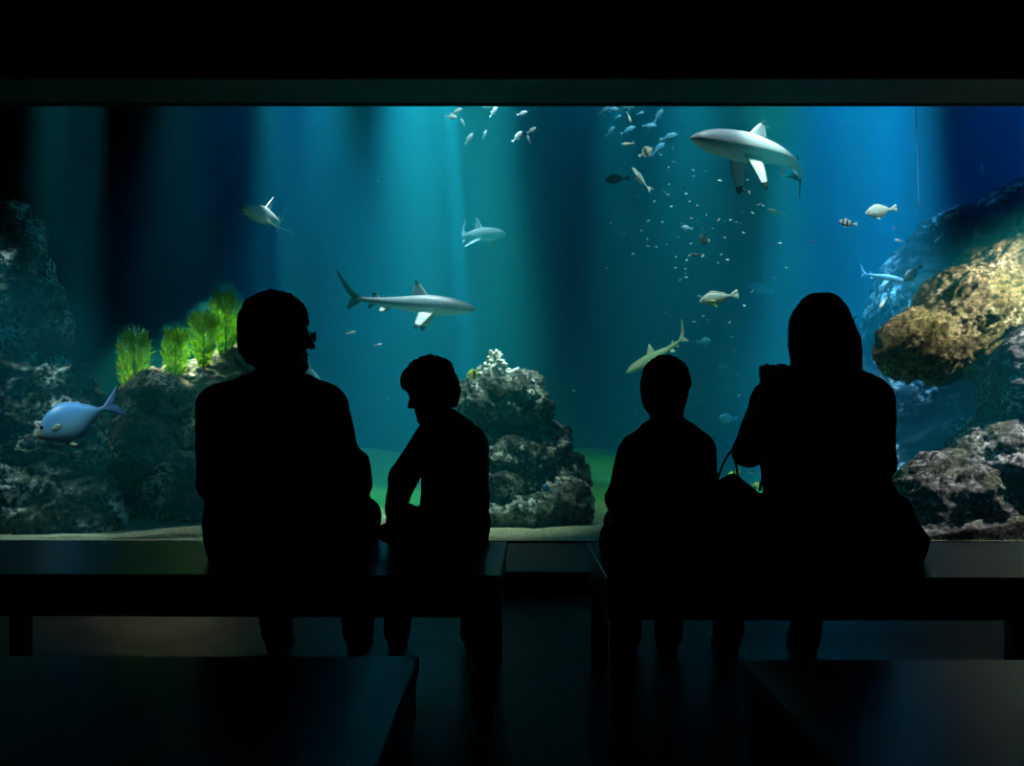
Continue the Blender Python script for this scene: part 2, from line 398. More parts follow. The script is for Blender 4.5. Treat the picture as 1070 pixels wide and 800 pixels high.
def rock(name, ells, mat, label, h=.03, amp=.07, freq=1.6, aniso=(1, 1, 1), rot=0, fine=.5, k=.12, group=None, seed=0, ridged=True, cut=None):
    """One boulder: blended ellipsoids roughened by ridged noise. ells: (px, py, Y, rx_px, rz_px, ry_m)."""
    E = []
    for (px, py, Y, rx, rz, ry) in ells:
        m = Y / F_PX; E.append((P(px, py, Y), (rx * m, ry, rz * m)))
    lo = np.min([np.array(c) - np.array(r) for c, r in E], 0) - .2; hi = np.max([np.array(c) + np.array(r) for c, r in E], 0) + .2
    f = Field(lo, hi, h)
    for c, r in E: f.ell(c, r, k)
    v, q = f.mesh(1)
    N = vnormals(v, q)
    ca, sa = math.cos(R(rot)), math.sin(R(rot))
    w = np.stack([v[:, 0] * ca + v[:, 2] * sa, v[:, 1], -v[:, 0] * sa + v[:, 2] * ca], 1) * np.array(aniso) * freq + seed * 9.7
    d = fbm(w + .35 * np.stack([perlin(w * .7 + 5), perlin(w * .7 + 9), perlin(w * .7 + 13)], 1), 5, ridged=ridged)
    d2 = fbm(w * 4.1 + 3, 4, ridged=True)
    d3 = fbm(w * 2.0 + 31, 3); d4 = fbm(w * 11 + 7, 2, ridged=True)
    v = v + N * (amp * 1.35 * d + amp * .8 * d3 + amp * fine * .6 * d2 + amp * .14 * d4)[:, None]
    if v[:, 1].min() < 6.475: v[:, 1] = np.maximum(v[:, 1], 6.475 + .02 * (1 + perlin(v * 3)))
    loc = Vector((float(np.mean(v[:, 0])), float(np.mean(v[:, 1])), float(v[:, 2].min())))
    o = mesh_obj(name, v - np.array(loc), q, mat); o.location = loc
    return tag(o, label, 'rock', group)

rm_dark = rock_mat('algae dark rock', (.03, .04, .04), (.11, .14, .13), (.30, .35, .31), .62, 5.0, crust_cut=.59, crust=(.8, .84, .82))
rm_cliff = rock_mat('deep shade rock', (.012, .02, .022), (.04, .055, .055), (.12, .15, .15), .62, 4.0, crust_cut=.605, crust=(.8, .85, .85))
rm_left = rock_mat('pitted dark rock', (.025, .032, .03), (.10, .13, .115), (.38, .44, .39), .60, 5.5, crust_cut=.58, crust=(.85,.88,.86), green=(.09, .13, .07))
rm_tower = rock_mat('crusted reef rock', (.025, .03, .028), (.10, .11, .10), (.42, .43, .38), .60, 8.0, crust_cut=.575, crust=(.8, .82, .78))
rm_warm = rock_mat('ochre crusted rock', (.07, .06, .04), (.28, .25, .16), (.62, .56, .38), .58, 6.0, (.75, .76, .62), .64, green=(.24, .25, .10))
rm_low = rock_mat('lilac grey crusted rock', (.06, .055, .055), (.22, .205, .20), (.52, .50, .48), .58, 8.0, (.78, .80, .82), .62, green=(.22, .24, .11))

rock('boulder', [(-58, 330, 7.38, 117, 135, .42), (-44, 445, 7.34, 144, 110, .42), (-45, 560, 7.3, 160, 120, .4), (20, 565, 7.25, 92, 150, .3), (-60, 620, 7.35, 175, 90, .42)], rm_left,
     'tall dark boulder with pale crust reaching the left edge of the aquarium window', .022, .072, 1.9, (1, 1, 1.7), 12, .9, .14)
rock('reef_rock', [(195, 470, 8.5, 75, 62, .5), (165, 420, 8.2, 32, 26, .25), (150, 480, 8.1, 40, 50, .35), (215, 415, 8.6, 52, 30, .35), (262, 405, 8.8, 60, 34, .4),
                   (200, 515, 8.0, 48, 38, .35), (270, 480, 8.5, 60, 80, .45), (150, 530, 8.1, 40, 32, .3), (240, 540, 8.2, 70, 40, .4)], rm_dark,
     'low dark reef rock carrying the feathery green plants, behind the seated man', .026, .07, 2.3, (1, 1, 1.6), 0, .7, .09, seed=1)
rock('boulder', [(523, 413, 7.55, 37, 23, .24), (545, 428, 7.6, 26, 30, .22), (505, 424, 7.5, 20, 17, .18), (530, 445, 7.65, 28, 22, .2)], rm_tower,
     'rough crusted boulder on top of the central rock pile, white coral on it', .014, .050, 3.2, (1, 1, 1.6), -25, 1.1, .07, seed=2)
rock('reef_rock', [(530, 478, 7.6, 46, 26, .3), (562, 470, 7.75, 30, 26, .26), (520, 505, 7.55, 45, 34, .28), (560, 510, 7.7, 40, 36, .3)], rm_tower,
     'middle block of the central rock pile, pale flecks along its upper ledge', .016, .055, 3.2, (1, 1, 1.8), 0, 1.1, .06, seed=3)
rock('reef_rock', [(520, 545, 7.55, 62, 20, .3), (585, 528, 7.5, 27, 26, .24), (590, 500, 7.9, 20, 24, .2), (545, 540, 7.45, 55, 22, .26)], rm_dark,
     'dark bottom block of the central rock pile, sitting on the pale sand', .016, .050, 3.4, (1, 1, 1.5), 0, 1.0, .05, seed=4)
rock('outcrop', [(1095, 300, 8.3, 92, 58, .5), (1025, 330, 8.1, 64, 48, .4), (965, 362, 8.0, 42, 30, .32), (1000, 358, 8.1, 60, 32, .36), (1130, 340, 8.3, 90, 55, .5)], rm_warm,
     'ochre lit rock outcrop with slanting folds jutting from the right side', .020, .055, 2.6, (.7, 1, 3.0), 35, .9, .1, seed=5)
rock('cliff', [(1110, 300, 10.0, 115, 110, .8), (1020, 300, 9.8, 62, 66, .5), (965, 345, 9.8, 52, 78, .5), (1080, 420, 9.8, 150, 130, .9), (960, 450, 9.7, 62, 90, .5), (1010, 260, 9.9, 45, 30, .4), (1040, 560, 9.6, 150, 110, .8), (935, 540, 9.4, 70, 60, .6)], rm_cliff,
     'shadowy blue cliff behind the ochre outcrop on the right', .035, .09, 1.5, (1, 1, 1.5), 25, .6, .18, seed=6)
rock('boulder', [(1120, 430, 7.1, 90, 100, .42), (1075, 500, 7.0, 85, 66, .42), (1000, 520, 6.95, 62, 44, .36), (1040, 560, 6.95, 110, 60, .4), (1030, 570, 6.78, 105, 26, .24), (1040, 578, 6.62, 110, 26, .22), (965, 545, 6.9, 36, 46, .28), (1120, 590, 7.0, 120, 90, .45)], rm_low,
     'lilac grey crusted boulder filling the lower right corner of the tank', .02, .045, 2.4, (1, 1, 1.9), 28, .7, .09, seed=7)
# ------------------------------------------------------------------ fish and sharks
def hermite(ctrl, u):
    c = np.array(ctrl, float); x, y = c[:, 0], c[:, 1:]
    d = np.gradient(y, x, axis=0); i = np.clip(np.searchsorted(x, u) - 1, 0, len(x) - 2)
    h = (x[i + 1] - x[i])[:, None]; t = ((u - x[i])[:, None]) / h
    return (2 * t**3 - 3 * t**2 + 1) * y[i] + (t**3 - 2 * t**2 + t) * h * d[i] + (-2 * t**3 + 3 * t**2) * y[i + 1] + (t**3 - t**2) * h * d[i + 1]

class Bend:
    """Curves a straight fish along its spine: yaw and pitch grow toward head and tail from the middle."""
    def __init__(s, L, tail=0, head=0, tail_up=0, start=.35, power=1.5):
        n = 120; s.L = L; s.s = np.linspace(0, 1.02, n)
        a = R(tail) * np.clip((s.s - start) / (1 - start), 0, 1) ** power + R(head) * np.clip((start - s.s) / start, 0, 1) ** 1.3
        e = R(tail_up) * np.clip((s.s - start) / (1 - start), 0, 1) ** power
        d = np.stack([-np.cos(a) * np.cos(e), np.sin(a) * np.cos(e), np.sin(e)], 1) * (L * (s.s[1] - s.s[0]))
        p = np.concatenate([[[0, 0, 0]], np.cumsum((d[1:] + d[:-1]) / 2, 0)])
        j = np.argmin(np.abs(s.s - start)); s.p = p - p[j] + np.array([L / 2 - start * L, 0, 0]); s.a, s.e = a, e
    def __call__(s, v):
        v = np.asarray(v, float).reshape(-1, 3); t = (s.L / 2 - v[:, 0]) / s.L
        c = np.stack([np.interp(t, s.s, s.p[:, k]) for k in range(3)], 1); a = np.interp(t, s.s, s.a); e = np.interp(t, s.s, s.e)
        ny = np.stack([np.sin(a), np.cos(a), 0 * a], 1); nz = np.stack([np.sin(e) * np.cos(a), -np.sin(e) * np.sin(a), np.cos(e)], 1)
        fw = (t < 0)[:, None] * np.stack([np.cos(a), -np.sin(a), 0 * a], 1) * (v[:, 0] - s.L / 2)[:, None]
        return c + ny * v[:, 1:2] + nz * v[:, 2:3] + fw

def body_mesh(L, prof, frac, n=44, ring=22, ex=2.0):
    """prof rows: (u, top, bottom, halfwidth), fractions of L; the body takes `frac` of the length."""
    u = np.concatenate([[0.0], .5 - .5 * np.cos(np.linspace(.18, math.pi, n))]); u = np.sort(u)
    pr = hermite(prof, u) * L; V, Fc = [], []
    for i, uu in enumerate(u):
        top, bot, w = np.maximum(pr[i], .0008 * L)
        for k in range(ring):
            th = 2 * math.pi * k / ring; cz, sy = math.cos(th), math.sin(th)
            cz = math.copysign(abs(cz) ** (2 / ex), cz); sy = math.copysign(abs(sy) ** (2 / ex), sy)
            V.append((L / 2 - uu * frac * L, w * sy, cz * (top if cz > 0 else bot)))
    m = len(u)
    for i in range(m - 1):
        for k in range(ring):
            k2 = (k + 1) % ring; Fc.append((i * ring + k, (i + 1) * ring + k, (i + 1) * ring + k2, i * ring + k2))
    Fc.append(tuple(range(ring))); Fc.append(tuple((m - 1) * ring + k for k in range(ring))[::-1])
    return np.array(V), Fc

def fin_mesh(spans, normal, thick, ns=8, nc=5):
    """spans: rows of (LE xyz, TE xyz) root to tip; a thin streamlined solid. Returns verts, faces, span position of each face."""
    S = np.array([list(a) + list(b) for a, b in spans], float); t = np.linspace(0, 1, len(S)); tt = np.linspace(0, 1, ns)
    S = hermite(np.column_stack([t, S]), tt) if len(S) > 2 else S[0] + (S[-1] - S[0]) * tt[:, None]
    nr = np.array(normal, float); V, Fc, sv = [], [], []; ring = 2 * nc
    for i in range(ns):
        le, te = S[i, :3], S[i, 3:]
        for j in range(ring):
            if j <= nc: c, sg = j / nc, 1
            else: c, sg = (ring - j) / nc, -1
            h = thick * (1 - .7 * tt[i]) * (2.2 * math.sqrt(max(c, 0)) * (1 - c) + .04)
            V.append(le + (te - le) * c + nr * h * sg)
    for i in range(ns - 1):
        for j in range(ring):
            j2 = (j + 1) % ring; Fc.append((i * ring + j, i * ring + j2, (i + 1) * ring + j2, (i + 1) * ring + j)); sv.append((tt[i] + tt[i + 1]) / 2)
    Fc.append(tuple(range(ring))[::-1]); sv.append(0); Fc.append(tuple((ns - 1) * ring + k for k in range(ring))); sv.append(1)
    return np.array(V), Fc, np.array(sv)

def skin(name, back, belly, z0, z1, rough=.45, var=.12, nscale=14, stripes=None, spec=.4, spots=None, face=None):
    """Countershaded skin: belly colour below z0, back colour above z1 (object space); optional vertical bars."""
    t = NT(name); o = t.obj(); s = t.sep(o)
    nz = t.noise(o, nscale, 5); zz = t.math('ADD', s[2], t.math('MULTIPLY', t.math('SUBTRACT', nz, .5), (z1 - z0) * .9))
    mr = t.n('ShaderNodeMapRange'); mr.inputs[1].default_value = z0; mr.inputs[2].default_value = z1; t.l(zz, mr.inputs[0])
    col = t.mix(mr.outputs[0], belly, back)
    if stripes:
        w, x0, c, cut = stripes
        b = t.math('SINE', t.math('MULTIPLY', t.math('ADD', s[0], x0), 2 * math.pi / w)); col = t.mix(t.ramp(b, [(cut - .06, (0,) * 3), (cut + .06, (1,) * 3)]), col, c)
    if face:
        x0, x1, c = face
        fr = t.n('ShaderNodeMapRange'); fr.inputs[1].default_value = x0; fr.inputs[2].default_value = x1; t.l(s[0], fr.inputs[0]); col = t.mix(fr.outputs[0], col, c)
    f2 = t.noise(o, nscale * 5, 3)
    col = t.mix(1.0, col, t.ramp(f2, [(.3, (1 - var,) * 3), (.7, (1,) * 3)]), 'MULTIPLY')
    return t.bsdf(col, rough, spec, f2, .05, .002)

m_eye = plain('fish eye black', (.006, .006, .007), .12, .6)
m_tip = plain('black fin tip', (.008, .010, .014), .7, .12)
m_mouth = plain('mouth dark', (.02, .02, .022), .6, .2)

SHARK_PROF = [(0, .004, .004, .006), (.03, .022, .017, .030), (.08, .041, .034, .047), (.16, .058, .049, .059), (.28, .070, .060, .064), (.40, .073, .064, .064),
              (.55, .058, .052, .052), (.70, .038, .035, .035), (.85, .023, .022, .020), (.95, .017, .017, .012), (1, .016, .016, .008)]
def shark(name, loc, fwd, L, label, back, belly, tail=0, head=0, tail_up=0, roll=0, black_tips=True, z0=-.012, z1=.012, pect_droop=35, fin=None, group='sharks', start=.35, pale_tail=False, dz=1.0, ps=1.0):
    bd = Bend(L, tail, head, tail_up, start)
    r = empty(name, loc, label, 'shark', group)
    r.rotation_mode = 'QUATERNION'
    q = Vector(fwd).to_track_quat('X', 'Z'); r.rotation_quaternion = q @ Quaternion((1, 0, 0), R(roll))
    sk = skin(name + ' skin', back, belly, z0 * L, z1 * L, .42, .1, 9 / L)
    mf = plain(name + ' fin skin', fin or back, .45, .3, 12)
    v, f = body_mesh(L, SHARK_PROF, .82, 56, 26); mesh_obj('body', bd(v), f, sk, r)
    def fin_part(nm, spans, normal, th, mat, tip=None):
        sp = [([c * L for c in a], [c * L for c in b]) for a, b in spans]
        v, f, s = fin_mesh(sp, normal, th * L, 10, 6)
        if tip: return mesh_obj(nm, bd(v), f, None, r, mats=[mat, m_tip], fmat=(s > tip).astype(int))
        return mesh_obj(nm, bd(v), f, mat, r)
    tp = .66 if black_tips else None
    fin_part('dorsal_fin', [((.175, 0, .060), (.055, 0, .066)), ((.14, 0, .066 + .039 * dz), (.062, 0, .066 + .032 * dz)), ((.105, 0, .066 + .076 * dz), (.07, 0, .066 + .070 * dz)), ((.082, 0, .066 + .1 * dz), (.066, 0, .066 + .097 * dz))], (0, 1, 0), .008, mf, tp)
    fin_part('second_dorsal_fin', [((-.165, 0, .026), (-.215, 0, .024)), ((-.188, 0, .048), (-.218, 0, .046)), ((-.204, 0, .056), (-.228, 0, .054))], (0, 1, 0), .004, mf, .35 if black_tips else None)
    fin_part('anal_fin', [((-.185, 0, -.024), (-.235, 0, -.02)), ((-.21, 0, -.045), (-.238, 0, -.042)), ((-.225, 0, -.056), (-.246, 0, -.052))], (0, 1, 0), .004, mf, .35 if black_tips else None)
    mp = plain(name + ' underfin skin', tuple(.6 * a + .4 * b for a, b in zip(belly, back)), .45, .3, 12)
    for sg in (-1, 1):
        c, s_ = math.cos(R(pect_droop)), math.sin(R(pect_droop)); y = lambda d: sg * (.05 + d * c * ps); z = lambda d: -.032 - d * s_ * ps
        fin_part('pectoral_fin', [((.235, sg * .045, -.03), (.125, sg * .045, -.036)), ((.205, y(.06), z(.06)), (.118, y(.05), z(.05))), ((.165, y(.12), z(.12)), (.11, y(.105), z(.105))), ((.128, y(.168), z(.168)), (.108, y(.16), z(.16)))],
                 (0, -sg * s_, c), .006, mp, .8 if black_tips else None)
        fin_part('pelvic_fin', [((-.085, sg * .022, -.036), (-.145, sg * .02, -.03)), ((-.115, sg * .036, -.058), (-.15, sg * .034, -.052)), ((-.132, sg * .046, -.07), (-.155, sg * .044, -.066))], (0, -sg * .6, .8), .004, mp)
        e, ef = tube([(.405 * L, sg * .041 * L, .008 * L), (.405 * L, sg * .0455 * L, .008 * L)], [.0068 * L, .004 * L], 10)
        mesh_obj('eye', bd(np.array([list(p) for p in e])), ef, m_eye, r)
        gs, gf = [], []
        for k in range(5):
            x = .235 + .016 * k; base = len(gs)
            V2, F2 = tube([((x) * L, sg * .0585 * L, .020 * L), ((x - .004) * L, sg * .0632 * L, .0 * L), ((x) * L, sg * .058 * L, -.022 * L)], [.001 * L, .0018 * L, .001 * L], 6)
            gs += [list(p) for p in V2]; gf += [tuple(i + base for i in ff) for ff in F2]
        mesh_obj('gill_slits', bd(np.array(gs)), gf, m_mouth, r)
    mv, mf_ = tube(smooth_path([(.385 * L, -.0445 * L, -.019 * L), (.425 * L, -.031 * L, -.021 * L), (.442 * L, 0, -.024 * L), (.425 * L, .031 * L, -.021 * L), (.385 * L, .0445 * L, -.019 * L)], 5), .0036 * L, 6)
    mesh_obj('mouth', bd(np.array([list(p) for p in mv])), mf_, m_mouth, r)
    a, fa, s1 = fin_mesh([([c * L for c in p], [c * L for c in q_]) for p, q_ in [((-.285, 0, .014), (-.335, 0, -.012)), ((-.365, 0, .062), (-.385, 0, .025)), ((-.43, 0, .122), (-.440, 0, .090)), ((-.495, 0, .180), (-.492, 0, .165))]], (0, 1, 0), .008 * L, 12, 6)
    b, fb, s2 = fin_mesh([([c * L for c in p], [c * L for c in q_]) for p, q_ in [((-.285, 0, -.012), (-.345, 0, .02)), ((-.335, 0, -.05), (-.372, 0, -.018)), ((-.372, 0, -.082), (-.385, 0, -.068))]], (0, 1, 0), .007 * L, 8, 6)
    v = np.concatenate([a, b]); f = list(fa) + [tuple(i + len(a) for i in x) for x in fb]
    mesh_obj('tail_fin', bd(v), f, None, r, mats=[mf if not black_tips or pale_tail else m_tip, m_tip], fmat=np.concatenate([(s1 > .85).astype(int), (s2 > .5).astype(int)]) if black_tips else None)
    return r

FISH = {   # profile rows, body share of the length, dorsal fin (u0, u1, height), anal fin, tail (fork depth, half height), pectoral size
 'tang': ([(0, .012, .012, .010), (.04, .05, .05, .026), (.12, .14, .12, .05), (.25, .225, .20, .066), (.42, .25, .24, .068), (.6, .20, .20, .05), (.8, .085, .09, .026), (.93, .034, .034, .012), (1, .034, .034, .008)], .80, (.2, .88, .035), (.45, .88, .03), (.09, .20), .12),
 'snapper': ([(0, .008, .012, .010), (.05, .045, .045, .03), (.15, .105, .09, .055), (.3, .155, .12, .07), (.5, .135, .115, .06), (.7, .085, .075, .04), (.88, .042, .04, .018), (1, .04, .04, .008)], .80, (.25, .85, .06), (.6, .85, .07), (.03, .12), .13),
 'slim': ([(0, .006, .006, .008), (.06, .04, .035, .03), (.2, .08, .075, .05), (.4, .095, .095, .055), (.65, .065, .07, .04), (.88, .03, .03, .015), (1, .025, .025, .006)], .80, (.3, .8, .04), (.55, .8, .04), (.07, .11), .10),
 'oval': ([(0, .008, .008, .008), (.05, .05, .045, .025), (.15, .12, .105, .045), (.35, .19, .175, .06), (.55, .17, .16, .05), (.78, .085, .08, .025), (.93, .04, .04, .012), (1, .038, .038, .008)], .82, (.25, .85, .05), (.5, .85, .05), (.05, .12), .11),
 'disc': ([(0, .01, .01, .008), (.06, .045, .04, .022), (.15, .13, .12, .036), (.3, .25, .235, .045), (.5, .31, .30, .045), (.7, .25, .25, .035), (.87, .09, .09, .016), (.95, .05, .05, .010), (1, .05, .05, .007)], .84, (.25, .88, .07), (.5, .88, .07), (.01, .11), .10),
}
def fish(name, kind, loc, fwd, L, label, mat, finmat, tail=0, roll=0, group=None, cat='fish', tailmat=None, eyes=True, pectmat=None, fin_scale=1, pattern=None):
    prof, frac, dor, anal, (fork, th), pec = FISH[kind]; bd = Bend(L, tail, 0, 0, .4, 1.3); pr = np.array(prof)
    r = empty(name, loc, label, cat, group); r.rotation_mode = 'QUATERNION'
    r.rotation_quaternion = Vector(fwd).to_track_quat('X', 'Z') @ Quaternion((1, 0, 0), R(roll))
    v, f = body_mesh(L, prof, frac, 30, 18); mesh_obj('body', bd(v), f, mat, r)
    top = lambda u: float(hermite(prof, np.array([u]))[0, 0]); bot = lambda u: float(hermite(prof, np.array([u]))[0, 1]); wid = lambda u: float(hermite(prof, np.array([u]))[0, 2])
    X = lambda u: (.5 - u * frac) * L
    def ridge(nm, u0, u1, hgt, sg, edge):
        S = []
        for t in np.linspace(0, 1, 9):
            u = u0 + (u1 - u0) * t; e = edge(u) * L * .93; hh = hgt * L * fin_scale * min(1, 4 * t + .12) * (1 - .45 * t) * (1 if t < 1 else .5)
            S.append(((X(u), 0, sg * e), (X(u) - .5 * hh, 0, sg * (e + hh))))
        vv, ff, _ = fin_mesh(S, (0, 1, 0), .006 * L, 16, 4); mesh_obj(nm, bd(vv), ff, finmat, r)
    ridge('dorsal_fin', *dor, 1, top); ridge('anal_fin', *anal, -1, bot)
    p = bot(1.0) * L; xe = X(1.0); tl = (1 - frac) * L
    V, Fc = np.zeros((0, 3)), []
    for sg in (1, -1):
        a, fa, _ = fin_mesh([((xe + .03 * L, 0, sg * p * .6), (xe + .01 * L, 0, -sg * p * .7)), ((xe - tl * .35, 0, sg * (p + .35 * th * L)), (xe - tl * .62 + fork * .2 * L, 0, -sg * .004 * L)), ((xe - tl * .98, 0, sg * th * L), (xe - tl * .98, 0, sg * th * L * .8))] if fork > .05 else
                            [((xe + .03 * L, 0, sg * p * .7), (xe + .01 * L, 0, -sg * p * .7)), ((xe - tl * .5, 0, sg * th * .75 * L), (xe - tl * .7, 0, -sg * .004 * L)), ((xe - tl * .9, 0, sg * th * L), (xe - tl * (1 - fork * 2), 0, sg * .003 * L))], (0, 1, 0), .007 * L, 9, 4)
        Fc += [tuple(i + len(V) for i in x) for x in fa]; V = np.concatenate([V, a])
    mesh_obj('tail_fin', bd(V), Fc, tailmat or finmat, r)
    for sg in (-1, 1):
        u = .27; y = wid(u) * L
        a, fa, _ = fin_mesh([((X(u) + .02 * L, sg * y * .94, -.02 * L), (X(u), sg * y * .94, -.055 * L)), ((X(u) - pec * .5 * L, sg * (y + pec * .35 * L), -.015 * L), (X(u) - pec * .4 * L, sg * (y + pec * .3 * L), -.09 * L)), ((X(u) - pec * L, sg * (y + pec * .5 * L), -.04 * L), (X(u) - pec * .85 * L, sg * (y + pec * .5 * L), -.085 * L))], (0, 1, 0), .004 * L, 7, 4)
        mesh_obj('pectoral_fin', bd(a), fa, pectmat or finmat, r)
        b = bot(.36) * L
        a, fa, _ = fin_mesh([((X(.33), sg * .012 * L, -b * .93), (X(.42), sg * .012 * L, -b * .9)), ((X(.43), sg * .03 * L, -b - .05 * L), (X(.47), sg * .028 * L, -b - .03 * L)), ((X(.50), sg * .04 * L, -b - .075 * L), (X(.52), sg * .04 * L, -b - .06 * L))], (0, 1, 0), .004 * L, 6, 4)
        mesh_obj('pelvic_fin', bd(a), fa, pectmat or finmat, r)
        if eyes:
            ue = .12; ye = wid(ue) * L
            e, ef = tube([(X(ue), sg * ye * .8, top(ue) * L * .35), (X(ue), sg * (ye * .95 + .006 * L), top(ue) * L * .35), (X(ue), sg * (ye * .95 + .010 * L), top(ue) * L * .35)], [.02 * L, .018 * L, .008 * L], 12)
            mesh_obj('eye', bd(np.array([list(p_) for p_ in e])), ef, m_eye, r)
    return r

def small_fish_mesh(name, kind, L, mat, tail=0):
    """A tiny fish as one mesh: body, forked tail and ridge fins joined."""
    prof, frac, dor, anal, (fork, th), pec = FISH[kind]; bd = Bend(L, tail, 0, 0, .4, 1.3)
    v, f = body_mesh(L, prof, frac, 14, 10); V = v; Fc = list(f)
    def add(spans):
        nonlocal V, Fc
        a, fa, _ = fin_mesh(spans, (0, 1, 0), .008 * L, 5, 3); Fc += [tuple(i + len(V) for i in x) for x in fa]; V = np.concatenate([V, a])
    xe = (.5 - frac) * L; p = prof[-1][1] * L; tl = (1 - frac) * L
    for sg in (1, -1):
        add([((xe + .03 * L, 0, sg * p * .7), (xe + .01 * L, 0, -sg * p * .7)), ((xe - tl * .5, 0, sg * th * .7 * L), (xe - tl * .6, 0, 0)), ((xe - tl, 0, sg * th * L), (xe - tl * .9, 0, sg * th * .5 * L))])
        add([((.15 * L, 0, sg * .14 * L), (0, 0, sg * .14 * L)), ((-.02 * L, 0, sg * .21 * L), (-.18 * L, 0, sg * .15 * L)), ((-.2 * L, 0, sg * .14 * L), (-.26 * L, 0, sg * .10 * L))])
    me_o = mesh_obj(name, bd(V), Fc, mat); me = me_o.data; bpy.data.objects.remove(me_o); return me
# ------------------------------------------------------------------ life in the tank
GREY, WHITEB = (.20, .23, .28), (.82, .86, .82)
shark('shark', P(421, 317, 8.2), (1, -.06, -.085), 1.21, 'grey and white black-tipped shark swimming right, level with the seated man\'s head', GREY, WHITEB, tail=4, tail_up=4, roll=2, pect_droop=55, z0=-.024, z1=-.006)
shark('shark', P(809, 161, 7.6), (-.86, -.5, .02), 1.62, 'large grey and white black-tipped shark high on the right, tail curled round', (.36, .37, .46), WHITEB, tail=-72, tail_up=-38, head=4, roll=-4, pect_droop=76, start=.42, dz=.78)
shark('shark', P(283, 229, 9.0), (-.16, -.98, -.02), 1.15, 'pale shark seen nearly head-on with pectoral fins spread, above the green plants', (.72, .76, .76), WHITEB, tail=-30, roll=-20, pect_droop=4, black_tips=False, ps=1.35)
shark('shark', P(493, 246, 9.4), (.66, -.74, -.10), .95, 'pale small shark turning toward the glass, tail bent up, below the bright light ray', (.58, .58, .52), WHITEB, tail=62, roll=6, pect_droop=30, black_tips=False)
shark('shark', P(691, 369, 8.6), (-.83, -.1, -.46), .72, 'yellow green shark just above the shorter boy\'s head, nose pointing down left', (.42, .62, .30), (.6, .8, .45), tail=-20, tail_up=14, head=-14, roll=0, pect_droop=20, black_tips=False, fin=(.7, .8, .55))
shark('shark', P(919, 289, 9.1), (.72, -.55, -.26), .50, 'small lavender grey shark near the rock cliff, nose pointing down right', (.55, .56, .68), (.7, .75, .8), tail=38, roll=0, pect_droop=60, black_tips=False)

def pxl(px, Y): return px * Y / F_PX
blue_skin = skin('surgeonfish blue skin', (.07, .33, .74), (.24, .58, .84), -.07, .06, .4, .1, 8, face=(.205, .285, (.34, .33, .20)))
blue_fin = plain('surgeonfish fin', (.14, .38, .86), .5, .3); oli_fin = plain('olive fin', (.36, .42, .28), .5, .3)
fish('surgeonfish', 'tang', P(84, 437, 6.62), (-1, -.12, -.42), .60, 'big sky blue surgeonfish with yellowish face and lyre tail before the left boulder', blue_skin, blue_fin, tail=6, roll=20, pectmat=oli_fin)
sn_skin = skin('snapper skin', (.55, .66, .60), (.70, .80, .72), -.03, .05, .45, .25, 40); yel_fin = plain('lemon fin', (.72, .80, .16), .5, .3); pale_fin = plain('pale fin', (.6, .72, .62), .5, .3)
fish('snapper', 'snapper', P(752, 311, 7.9), (-1, -.1, -.22), .34, 'pale spotted snapper with lemon underfins, left of the long-haired woman\'s head', sn_skin, pale_fin, tail=-14, pectmat=yel_fin)
wh_skin = skin('white fish skin', (.80, .84, .84), (.82, .85, .82), -.03, .05, .4, .08, 20); wh_fin = plain('white fin', (.74, .80, .82), .5, .3)
fish('rabbitfish', 'oval', P(921, 220, 8.2), (-1, -.1, -.20), .285, 'plain white oval fish below the faint pale streak on the right', wh_skin, wh_fin)
st_skin = skin('barred skin', (.70, .76, .80), (.78, .80, .8), -.02, .02, .4, .05, 30, stripes=(.036, .0, (.02, .03, .06), .25))
fish('sergeant_fish', 'oval', P(886, 233, 8.2), (-1, -.1, .12), .165, 'small white fish with dark vertical bars, left of the plain white oval fish', st_skin, plain('barred fin', (.5, .6, .68), .5, .3))
cr_skin = skin('cream fish skin', (.50, .58, .50), (.80, .82, .70), -.02, .03, .45, .2, 30); cr_fin = plain('cream fin', (.70, .72, .5), .5, .3)
dk_skin = skin('dark fish skin', (.03, .045, .06), (.10, .12, .12), -.02, .03, .45, .2, 30); dk_fin = plain('dark fin', (.03, .04, .06), .5, .3)
fish('wrasse', 'slim', P(812, 222, 7.8), (-1, -.1, .32), .17, 'small cream fish swimming left just below the big shark\'s curled tail', cr_skin, cr_fin)
fish('damselfish', 'slim', P(777, 198, 7.8), (-1, -.1, .42), .13, 'small dark fish with pale tail right under the big shark\'s belly', dk_skin, dk_fin, tailmat=pale_fin)
fish('damselfish', 'disc', P(736, 250, 8.0), (-.8, -.5, .1), .13, 'round black fish with wide fins in the middle of the drifting flakes', dk_skin, dk_fin, tailmat=pale_fin, fin_scale=1.3)
bl_skin = skin('sky blue skin', (.20, .45, .66), (.40, .66, .80), -.02, .03, .45, .12, 40); bl_fin = plain('sky blue fin', (.25, .5, .7), .5, .3)
fish('chromis', 'oval', P(718, 238, 8.0), (-1, -.1, .12), .10, 'small sky blue fish just left of the round black fish', bl_skin, bl_fin)
fish('damselfish', 'slim', P(729, 266, 8.1), (-1, -.2, .05), .12, 'small dark slim fish directly under the round black fish', dk_skin, dk_fin, tailmat=pale_fin)
gy_skin = skin('silver grey skin', (.34, .44, .42), (.62, .70, .62), -.02, .02, .4, .15, 30); gy_fin = plain('silver fin', (.5, .6, .54), .5, .3)
fish('trevally', 'slim', P(670, 188, 7.9), (-.62, -.2, .74), .25, 'curved silver grey fish nose up, left of the big shark\'s snout', gy_skin, gy_fin, tail=30)
fish('unicornfish', 'oval', P(645, 187, 8.8), (-1, .1, -.08), .22, 'dark blue fish in shadow beside the curved silver grey fish', skin('navy skin', (.008, .02, .05), (.012, .03, .06), -.03, .03), plain('navy fin', (.01, .02, .05)))
